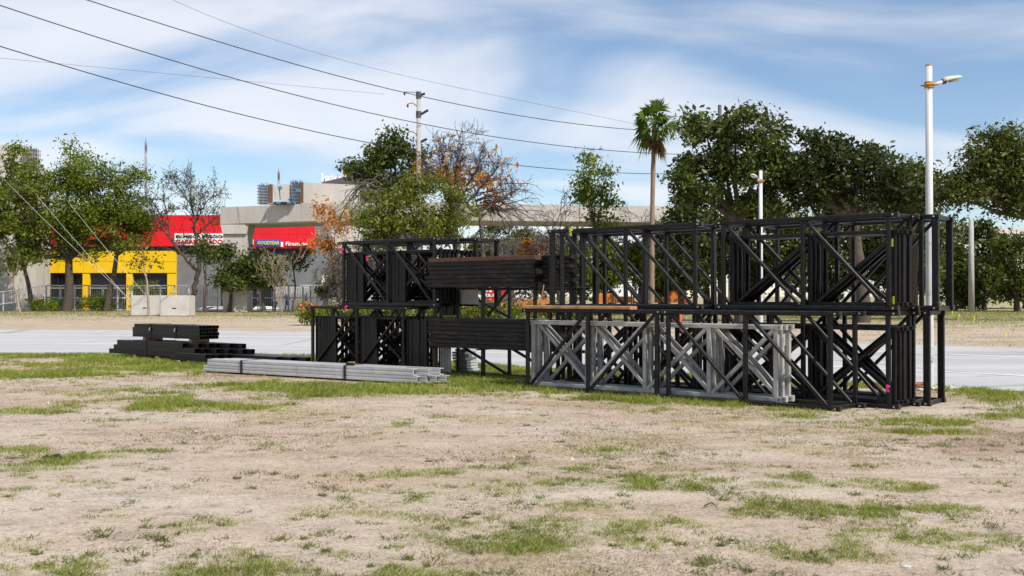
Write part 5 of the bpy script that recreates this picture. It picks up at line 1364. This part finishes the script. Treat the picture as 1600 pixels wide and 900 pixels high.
# ------------------------------------------------------------------ cars behind the fence
def car(x, d, z, yaw, label, body=WHITEP):
    c = at(x, 487, d); c.z = z
    t = thing('parked_car', label, 'car', c, 'white cars behind the fence')
    R = Matrix.Rotation(yaw, 4, 'Z'); M_ = Matrix.Translation(c) @ R @ Matrix.Scale(.92, 4)
    prof = [(-2.05, .32), (-2.1, .62), (-1.95, .92), (-1.55, 1.0), (-.95, 1.42), (.55, 1.46), (1.35, 1.30), (1.85, .98), (2.0, .75), (1.98, .32)]
    def ext(pr, hw0, hw1):
        V = []
        for s_ in (-1, 1):
            for px, pz in pr:
                hw = hw0 if pz < 1.01 else hw1
                V.append(M_ @ Vector((px, s_ * hw, pz)))
        n = len(pr)
        return V, [tuple(range(n)), tuple(range(2 * n - 1, n - 1, -1))] + [(i, n + i, n + (i + 1) % n, (i + 1) % n) for i in range(n)]
    mobj('body', *ext(prof, .86, .66), body, t)
    for s_ in (-1, 1):
        for pr in ([(-1.35, 1.02), (-.88, 1.36), (-.1, 1.38), (-.1, 1.02)], [(0, 1.02), (0, 1.38), (.55, 1.40), (1.15, 1.27), (1.35, 1.02)]):
            V = [M_ @ Vector((px, s_ * ((.868 if pz < 1.05 else .69) + .01), pz)) for px, pz in pr]
            V += [M_ @ Vector((px, s_ * ((.868 if pz < 1.05 else .69) - .02), pz)) for px, pz in pr]; n = len(pr)
            mobj('window', V, [tuple(range(n)), tuple(range(2 * n - 1, n - 1, -1))] + [(i, (i + 1) % n, n + (i + 1) % n, n + i) for i in range(n)], VOID, t)
        for px in (-1.3, 1.25):
            w_ = mobj('wheel', *pipe([M_ @ Vector((px, s_ * .70, .31)), M_ @ Vector((px, s_ * .88, .31))], .31, 16), SIGNK, t)
            mobj('rim', *pipe([M_ @ Vector((px, s_ * .87, .31)), M_ @ Vector((px, s_ * .895, .31))], .19, 12), GALV, w_)
        mobj('headlight', *pipe([M_ @ Vector((-2.08, s_ * .62, .72)), M_ @ Vector((-1.95, s_ * .62, .74))], .10, 8), SIGNW, t)
    V = [M_ @ Vector(q) for q in ((-1.53, -.70, 1.02), (-1.53, .70, 1.02), (-.99, .60, 1.40), (-.99, -.60, 1.40))]
    nn = (V[1] - V[0]).cross(V[3] - V[0]).normalized(); V = [v + nn * -.02 for v in V] + [v + nn * .03 for v in V]
    mobj('windscreen', V, [(0, 1, 2, 3), (7, 6, 5, 4), (0, 4, 5, 1), (1, 5, 6, 2), (2, 6, 7, 3), (3, 7, 4, 0)], VOID, t)
car(335, 103.2, -.95, math.pi + .55, 'white car behind the fence between the sparse tree and round tree')
car(411, 103.2, -.95, .5, 'white car behind the fence right of the round trees')

# ------------------------------------------------------------------ people beyond the fence
SKIN = mat('skin', (0.30, 0.16, 0.10), .6); BLUEC = mat('blue_work_clothes', (0.025, 0.055, 0.16), .8); NAVY = mat('navy_clothes', (0.012, 0.018, 0.045), .8); CAPW = mat('white_helmet', (.7, .68, .6), .5)
def person(x, d, label, joints, edges, mats, zsplit):
    b_ = at(x, 487, d); b_.z = float(hz(b_.x, d))
    me = bpy.data.meshes.new('p'); me.from_pydata([Vector(j[:3]) for j in joints], edges, []); o = bpy.data.objects.new('p', me); COL.objects.link(o)
    sk = o.modifiers.new('s', 'SKIN'); o.modifiers.new('d', 'SUBSURF').levels = 1
    for i, j in enumerate(joints):
        me.skin_vertices[0].data[i].radius = (j[3], j[4] if len(j) > 4 else j[3])
    me.skin_vertices[0].data[0].use_root = True
    dg = bpy.context.evaluated_depsgraph_get(); dg.update()
    m2 = bpy.data.meshes.new_from_object(o.evaluated_get(dg)); bpy.data.objects.remove(o)
    V = [b_ + v.co for v in m2.vertices]; Fs = [tuple(p.vertices) for p in m2.polygons]
    zmin = min(v.z for v in V); V = [v - ZZ * (zmin - b_.z) for v in V]
    t = thing('person', label, 'person', b_)
    bd = mobj('body', V, Fs, mats, t, True)
    for p in bd.data.polygons:
        c = bd.data.vertices[p.vertices[0]].co
        p.material_index = zsplit(sum((bd.data.vertices[i].co for i in p.vertices), Vector()) / len(p.vertices))
    return t, b_
J = [(0, 0, .95, .15, .11), (0, 0, 1.2, .15, .10), (0, 0, 1.42, .17, .10), (0, 0, 1.52, .06), (0, -.01, 1.60, .085, .10), (0, -.01, 1.72, .075, .09),
     (.09, 0, .86, .10), (.11, .02, .48, .07), (.13, .0, .08, .055), (.13, -.14, .04, .04), (-.09, 0, .86, .10), (-.12, .03, .48, .07), (-.15, .06, .08, .055), (-.15, -.08, .04, .04),
     (.20, 0, 1.40, .07), (.27, -.02, 1.13, .05), (.24, -.2, .95, .04), (.22, -.27, .90, .035), (-.20, 0, 1.40, .07), (-.30, -.08, 1.20, .05), (-.20, -.22, 1.42, .04), (-.16, -.25, 1.50, .035)]
E = [(0, 1), (1, 2), (2, 3), (3, 4), (4, 5), (0, 6), (6, 7), (7, 8), (8, 9), (0, 10), (10, 11), (11, 12), (12, 13), (2, 14), (14, 15), (15, 16), (16, 17), (2, 18), (18, 19), (19, 20), (20, 21)]
person(448.5, 97.4, 'standing person in blue work clothes with pale cap behind the fence', J, E, [NAVY, BLUEC, SKIN, CAPW],
       lambda c: 0 if c.z < .95 else 3 if c.z > 1.70 else 2 if c.z > 1.52 and abs(c.x) < .14 else 1)
J2 = [(0, 0, .42, .15, .12), (0, -.1, .65, .15, .10), (0, -.14, .86, .16, .10), (0, -.16, .96, .06), (0, -.2, 1.04, .085, .10), (0, -.2, 1.15, .075, .09),
      (.1, -.05, .40, .09), (.14, -.42, .48, .07), (.14, -.36, .08, .055), (.14, -.48, .04, .04), (-.1, -.05, .40, .09), (-.16, -.40, .52, .07), (-.15, -.34, .08, .055), (-.15, -.46, .04, .04),
      (.2, -.14, .84, .07), (.26, -.3, .66, .05), (.16, -.46, .58, .04), (-.2, -.14, .84, .07), (-.26, -.3, .66, .05), (-.14, -.46, .6, .04)]
E2 = [(0, 1), (1, 2), (2, 3), (3, 4), (4, 5), (0, 6), (6, 7), (7, 8), (8, 9), (0, 10), (10, 11), (11, 12), (12, 13), (2, 14), (14, 15), (15, 16), (2, 17), (17, 18), (18, 19)]
person(430, 97.4, 'crouching person in dark blue clothes left of the standing person', J2, E2, [NAVY, BLUEC, SKIN, CAPW],
       lambda c: 0 if c.z < .45 else 3 if c.z > 1.13 else 2 if c.z > .97 and abs(c.x) < .14 else 1)
# bicycle beside them
bx = at(459, 487, 97.8); bx.z = float(hz(bx.x, 97.8)) + .0
bi = thing('bicycle', 'red bicycle standing beside the person behind the fence', 'bicycle', bx)
for s_ in (-.52, .52):
    ring = [bx + Vector((s_ + .33 * math.cos(q), 0, .34 + .33 * math.sin(q))) for q in np.linspace(0, 2 * math.pi, 21)]
    wv = mobj('wheel', *pipe(ring, .022, 6, False), SIGNK, bi)
    m_ = MB()
    for q in np.linspace(0, 2 * math.pi, 11)[:-1]:
        m_.add(pipe([bx + Vector((s_, 0, .34)), bx + Vector((s_ + .32 * math.cos(q), 0, .34 + .32 * math.sin(q)))], .004, 4))
    m_.build('spokes', GALV, wv)
fr = MB()
for A_, B_ in (((-.52, .34), (-.18, .85)), ((-.18, .85), (.36, .85)), ((-.05, .32), (.36, .82)), ((-.05, .32), (-.18, .88)), ((-.52, .34), (-.05, .32)), ((.52, .34), (.34, .98))):
    fr.add(pipe([bx + Vector((A_[0], 0, A_[1])), bx + Vector((B_[0], 0, B_[1]))], .02, 6))
fr.build('frame', SIGNR, bi)
mobj('saddle', *bar(bx + Vector((-.30, 0, .92)), bx + Vector((-.06, 0, .93)), .05, .14, Vector((0, 1, 0))), SIGNK, bi)
mobj('handlebar', *pipe([bx + Vector((.30, -.28, 1.0)), bx + Vector((.36, -.2, 1.02)), bx + Vector((.36, .2, 1.02)), bx + Vector((.30, .28, 1.0))], .015, 6), SIGNK, bi)
# striped barrier post
sb = at(403, 487, 97.5); sb.z = float(hz(sb.x, 97.5))
bp = thing('barrier_post', 'red and white striped barrier post with slanting arm', 'barrier', sb)
for k in range(6):
    mobj('band', *pipe([sb + ZZ * (.32 * k), sb + ZZ * (.32 * (k + 1))], .07, 8), [SIGNR, SIGNW][k % 2], bp)
    A_ = sb + Vector((.1 + .13 * k, 0, 1.35 - .22 * k)); mobj('arm_band', *pipe([A_, A_ + Vector((.13, 0, -.22))], .05, 6), [SIGNR, SIGNW][k % 2], bp)
mobj('beacon', *pipe([sb + ZZ * 1.92, sb + ZZ * 2.08], .08, 8), ORANGE, bp)

# ------------------------------------------------------------------ playground behind the trusses
def play(x0, x1, d, label, seed, cols):
    a, c = at(x0, 487, d), at(x1, 487, d); a.z = c.z = 0
    t = thing('play_structure', label, 'play structure', (a + c) / 2, 'playground pieces')
    n = max(2, int((c.x - a.x) / 1.3)); X = np.linspace(a.x, c.x, n + 1)
    rnd = random.Random(seed)
    for x in X:
        for dy in (0, 1.4):
            mobj('post', *pipe([(x, d + dy, 0), (x, d + dy, 1.75)], .06, 8), cols[0], t)
    mobj('platform', *box(a.x, c.x, d, d + 1.4, .72, .82), cols[1], t)
    for i in range(n):
        k = rnd.randrange(3)
        if k < 2: mobj('barrier_panel', *box(X[i] + .08, X[i + 1] - .08, d - .03, d + .03, .9, 1.0 + .75 * rnd.random() + .2), cols[1 + k], t)
        else:
            m_ = MB()
            for q in np.linspace(X[i] + .1, X[i + 1] - .1, 7): m_.add(pipe([(q, d, .82), (q, d, 1.75)], .025, 5))
            m_.add(pipe([(X[i], d, 1.75), (X[i + 1], d, 1.75)], .03, 6)); m_.build('railing', SIGNC, t)
    xm = X[n // 2]
    V = [(xm - .95, d - .25, 2.3), (xm + .95, d - .25, 2.3), (xm + .95, d + 1.65, 2.3), (xm - .95, d + 1.65, 2.3), (xm, d + .7, 3.15)]
    
    V = []
    for s_ in np.linspace(0, 1, 8):
        p = Vector((c.x + .1 + 1.9 * s_, d + .7, .80 * (1 - s_) ** 1.2 + .12)); V += [p + Vector((0, -.3, .16)), p + Vector((0, -.28, 0)), p + Vector((0, .28, 0)), p + Vector((0, .3, .16))]
    mobj('slide', V, [(i * 4 + k, i * 4 + k + 1, i * 4 + k + 5, i * 4 + k + 4) for i in range(7) for k in range(3)], cols[1], t)
play(934, 990, 78, 'red play structure with orange platform left of the palm trunk', 1, [SIGNR, ORANGE, SIGNR])
play(1021, 1072, 78, 'orange play structure with blue railing right of the palm trunk', 2, [SIGNR, ORANGE, ORANGE])
play(1150, 1176, 84, 'small orange play structure behind the truss joint', 3, [SIGNR, ORANGE, SIGNR])
# red sign board and orange planter seen between the board piles
sg = at(773, 487, 70); sg.z = 0
st2 = thing('road_sign_board', 'red sign board with white letters between the two board piles', 'sign', sg)
slab('board', 756, 792, 450.5, 467, 70, SIGNR, st2, .08)
text_part('sa', at(758, 456.6, 70), 11 * 70 / F, 5 * 70 / F, SIGNW, st2, depth=.04)
text_part('ta.mx', at(758, 463.6, 70), 26 * 70 / F, 5.6 * 70 / F, SIGNW, st2, depth=.04)
for x in (757.5, 790):
    p = at(x, 487, 70.1); mobj('post', *pipe([(p.x, 70.12, 0), (p.x, 70.12, at(x, 450.5, 70).z)], .05, 8), GALV, st2)
ob = at(805, 487, 82); ob.z = 0
oc = thing('orange_barrier', 'long orange plastic barrier row behind the red sign', 'barrier', ob)
for k in range(6):
    x = 762 + 16 * k; a, c = at(x, 487, 82), at(x + 15, 487, 82)
    V = []
    for z, w_ in ((0, .35), (.45, .28), (.95, .16), (1.15, .16)):
        V += [(a.x, 82 - w_, z), (c.x, 82 - w_, z), (c.x, 82 + w_, z), (a.x, 82 + w_, z)]
    mobj('barrier_unit', V, [(i * 4 + k2, i * 4 + (k2 + 1) % 4, i * 4 + 4 + (k2 + 1) % 4, i * 4 + 4 + k2) for i in range(3) for k2 in range(4)] + [(3, 2, 1, 0), (12, 13, 14, 15)], ORANGE, oc)
# orange marker post close to the road
def marker(px, py, hgt, m, label, name='marker_post', r=.03, grp=None):
    b_ = gnd(px, py); t = thing(name, label, 'marker', b_, grp)
    mobj('stake', *pipe([b_, b_ + ZZ * hgt], r, 8), m, t)
    mobj('base', *pipe([b_, b_ + ZZ * .05, b_ + ZZ * .10], [r * 2.6, r * 2.4, r], 10), m, t)
marker(1063, 521, .95, mat('marker_orange', (.75, .09, .015), .5), 'orange marker post beyond the road behind the plank end', r=.05)
for k, (px, py, hg) in enumerate(((1571, 532, .30), (1522, 507, .40), (1498, 500, .36), (1488, 495, .40))):
    b_ = gnd(px, py); t = thing('marker_flag', ['nearest yellow marker flag beside the road at right', 'second yellow marker flag from the road', 'third yellow marker flag from the road', 'farthest yellow marker flag near the trees'][k], 'flag', b_, 'yellow marker flags')
    mobj('stake', *pipe([b_, b_ + ZZ * hg], .012, 6), YTAPE, t)
    V = [b_ + ZZ * hg + Vector(q) for q in ((-.012, -.01, 0), (.028, -.01, -.01), (.035, -.01, -.15), (-.012, -.01, -.17))]
    V += [v + Vector((0, .02, 0)) for v in V]
    mobj('flag', V, [(0, 1, 2, 3), (7, 6, 5, 4), (0, 4, 5, 1), (1, 5, 6, 2), (2, 6, 7, 3), (3, 7, 4, 0)], YTAPE, t)
# broken red kerb stones by the lamp foot
rndk = random.Random(4)
def rock(c, s, m, label, name, cat, grp=None, flat=.6, seed=1):
    bm = bmesh.new(); bmesh.ops.create_icosphere(bm, subdivisions=2, radius=1)
    rg = np.random.default_rng(seed)
    for v in bm.verts:
        k = 1 + .22 * float(rg.normal()); v.co = Vector((v.co.x * s * k * 1.3, v.co.y * s * k, max(-.25, v.co.z) * s * flat * k))
    V = [c + v.co for v in bm.verts]; bm.verts.index_update(); Fs = [[v.index for v in f.verts] for f in bm.faces]; bm.free()
    o = mobj(name, V, Fs, m); return tag(o, label, cat, grp)
kerbred = mat('faded_red_paint', (.40, .045, .035), .8, 0, .3, 8, (.4, .36, .3), .6)
a_, c_ = gnd(1432, 606), gnd(1446, 606.4)
o = mobj('kerb_stone', *bar(a_ + ZZ * .04, c_ + ZZ * .04, .09, .16, Vector((0, 1, 0)), .2), kerbred)
tag(o, 'faded red kerb stone behind the right truss stack', 'kerb')
for k, (px, py, s_) in enumerate(((1462, 609, .07), (1469, 610, .05), (1489, 609, .06), (1440, 611, .05), (1497, 608, .05))):
    rock(gnd(px, py) + ZZ * .01, s_, CONCB, ['larger pale rubble stone right of the lamp foot', 'small pale stone next to the larger one by the lamp', 'pale stone at the road edge right of the last post', 'small pale stone left of the lamp foot', 'rightmost small pale stone at the road edge'][k], 'rubble_stone', 'stone', 'rubble stones at the road edge', .7, 30 + k)
# litter
b_ = gnd(82, 717); V, Fs = pipe([b_ + Vector(q) for q in ((-.085, 0, .012), (-.05, .02, .024), (-.02, -.01, .014), (.02, .02, .028), (.055, .0, .032), (.08, .01, .016))], [.007, .014, .009, .015, .013, .004], 7)
tag(mobj('rag', V, Fs, mat('dark_cloth', (.035, .036, .042), .9), None, True), 'crumpled dark rag in the grass at left', 'rag')
rock(gnd(1415, 886) + ZZ * .003, .022, mat('clear_plastic', (.42, .46, .48), .3), 'crumpled pale plastic scrap at bottom right', 'plastic_scrap', 'litter', None, .35, 9)
tag(mobj('twig', *pipe([gnd(1101, 795) + ZZ * .02, gnd(1112, 793) + ZZ * .035, gnd(1121, 796) + ZZ * .01], [.006, .005, .003], 5), BARK), 'short dark twig on bare soil right of centre', 'twig')
rock(gnd(1230, 873) + ZZ * .003, .012, SIGNK, 'small black pebble at bottom right of centre', 'pebble', 'pebble', None, .6, 10)
rock(gnd(385, 574) + ZZ * .004, .05, SIGNW, 'white paper scrap near the small tube bundle', 'paper_scrap', 'litter', None, .25, 12)

# ------------------------------------------------------------------ grass, dry grass and crumbs of soil
rg = np.random.default_rng(99)
def scatter(n, d0, d1, power=1.0):
    """random ground points inside the field of view, denser close by"""
    d = d0 * (d1 / d0) ** (rg.random(n) ** power)
    px = rg.uniform(-120, 1720, n)
    return (px - 800) / F * d, d
def blades(X, Y, per, h, w, spread, lean, h_d=0.0):
    n = len(X) * per
    cx = np.repeat(X, per) + rg.normal(0, 1, n) * np.repeat(spread, per); cy = np.repeat(Y, per) + rg.normal(0, 1, n) * np.repeat(spread, per)
    z = hz(cx, cy); hh_ = np.repeat(h, per) * rg.uniform(.45, 1.25, n); ww = np.repeat(w, per) * rg.uniform(.6, 1.3, n)
    az = rg.uniform(0, 2 * np.pi, n); ln_ = hh_ * lean * rg.uniform(.3, 1.4, n)
    tx, ty = np.cos(az) * ln_, np.sin(az) * ln_
    a2 = rg.uniform(0, 2 * np.pi, n); sx, sy = np.cos(a2) * ww * .5, np.sin(a2) * ww * .5
    v = np.stack([np.stack([cx - sx, cy - sy, z - .004], 1), np.stack([cx + sx, cy + sy, z - .004], 1), np.stack([cx + tx, cy + ty, z + hh_], 1)], 1)
    return v.reshape(-1, 3)
X, Y = scatter(520000, 3.2, 30)
g, dr, nr, fr_ = gmask(X, Y)
keep = rg.random(len(X)) < g * .55 * nr
Xg, Yg = X[keep], Y[keep]; gg = g[keep]
sc = np.clip(Yg / 9.0, .55, 2.2)
v = blades(Xg, Yg, 5, (.018 + .032 * gg) * np.clip(sc, .8, 1.5), .0072 * sc, .024 * np.clip(sc, .7, 1.6), 1.3)
o = nmesh('field_grass', v, np.arange(len(v)).reshape(-1, 3), L_GRASS)
tag(o, 'patchy short green grass on the sandy field', 'grass', kind='stuff')
X, Y = scatter(200000, 3.2, 30)
g, dr, nr, fr_ = gmask(X, Y)
keep = rg.random(len(X)) < (dr * .34 + g * .2 + .02) * nr
Xd, Yd = X[keep], Y[keep]; sc = np.clip(Yd / 9.0, .5, 2.2)
v = blades(Xd, Yd, 4, .020 * np.clip(sc, .8, 1.5), .0045 * sc, .03 * np.clip(sc, .7, 1.6), 2.0)
o = nmesh('dry_grass', v, np.arange(len(v)).reshape(-1, 3), L_DRYG)
tag(o, 'straw coloured dry grass scattered over the field', 'grass', kind='stuff')
# dead thatch fragments lying on the soil
X, Y = scatter(150000, 3.3, 26)
g, dr, nr, fr_ = gmask(X, Y)
tn = fbm(X * .8, Y, .7, 4, 400)
keep = (rg.random(len(X)) < sst(.46, .66, tn + .12 * dr + .1 * g) * .55 + .03) & nr
Xd, Yd = X[keep], Y[keep]; sc = np.clip(Yd / 8.0, .6, 2.0)
v = blades(Xd, Yd, 3, .007 * sc, .0065 * sc, .022 * sc, 3.4)
o = nmesh('dead_thatch', v, np.arange(len(v)).reshape(-1, 3), leafmat('thatch', (0.075, 0.058, 0.028), (0.20, 0.17, 0.075), .1, None, .9))
tag(o, 'dark dead thatch fragments on the sandy soil', 'thatch', kind='stuff')
# low spreading weeds close to the camera
X, Y = scatter(2600, 3.6, 16)
g, dr, nr, fr_ = gmask(X, Y)
keep = (rg.random(len(X)) < .3 + g) & nr
v = blades(X[keep], Y[keep], 38, rg.uniform(.012, .030, keep.sum()), np.full(keep.sum(), .0085), rg.uniform(.015, .055, keep.sum()) * np.clip(Y[keep] / 7, .8, 1.6), 1.9)
o = nmesh('spreading_weeds', v, np.arange(len(v)).reshape(-1, 3), leafmat('weed_leaf', (0.075, 0.10, 0.02), (0.19, 0.205, 0.055), .3))
tag(o, 'small spreading weed tufts on the bare soil', 'weeds', kind='stuff')
# far verge grass
X, Y = scatter(160000, 24, 100)
g, dr, nr, fr_ = gmask(X, Y)
keep = (rg.random(len(X)) < (g * .7)) & fr_ & ((X > -14) | (Y < 95))
Xf, Yf = X[keep], Y[keep]; sc = Yf / 30.0
v = blades(Xf, Yf, 3, .05 + .03 * sc * .5, .016 * sc, .12 * sc, 1.0)
o = nmesh('verge_grass', v, np.arange(len(v)).reshape(-1, 3), leafmat('verge_leaf', (0.11, 0.135, 0.025), (0.27, 0.27, 0.07), .3))
tag(o, 'mown grass strips beyond the road', 'grass', kind='stuff')
# crumbs, pebbles and twigs
X, Y = scatter(26000, 3.4, 22)
g, dr, nr, fr_ = gmask(X, Y)
k_ = nr & (rg.random(len(X)) < .75); X, Y = X[k_], Y[k_]; n = len(X)
s_ = rg.uniform(.002, .0075, n) * np.clip(Y / 7, .8, 1.8) * (1 + 1.6 * (rg.random(n) < .04))
tet = np.array([[1, 0, -.25], [-.6, .85, -.25], [-.5, -.8, -.25], [.05, 0, .75]])
rot = rg.uniform(0, 2 * np.pi, n); cr, sr = np.cos(rot), np.sin(rot)
st_ = rg.uniform(.6, 1.8, (n, 1)); tv = np.repeat(tet[None], n, 0) * rg.uniform(.7, 1.2, (n, 4, 1)); tv[:, :, 0] *= st_
vx = tv[:, :, 0] * cr[:, None] - tv[:, :, 1] * sr[:, None]; vy = tv[:, :, 0] * sr[:, None] + tv[:, :, 1] * cr[:, None]
v = np.stack([X[:, None] + vx * s_[:, None], Y[:, None] + vy * s_[:, None], hz(X, Y)[:, None] + tv[:, :, 2] * s_[:, None]], 2).reshape(-1, 3)
fq = np.array([[0, 1, 3], [1, 2, 3], [2, 0, 3]]); Qc = (np.arange(n)[:, None, None] * 4 + fq[None]).reshape(-1, 3)
o = nmesh('soil_crumbs', v, Qc, leafmat('crumb_soil', (0.07, 0.05, 0.035), (0.34, 0.26, 0.20), .0, (0.55, 0.49, 0.43), .9))
tag(o, 'soil crumbs and pebbles strewn over the field', 'pebbles', kind='stuff')
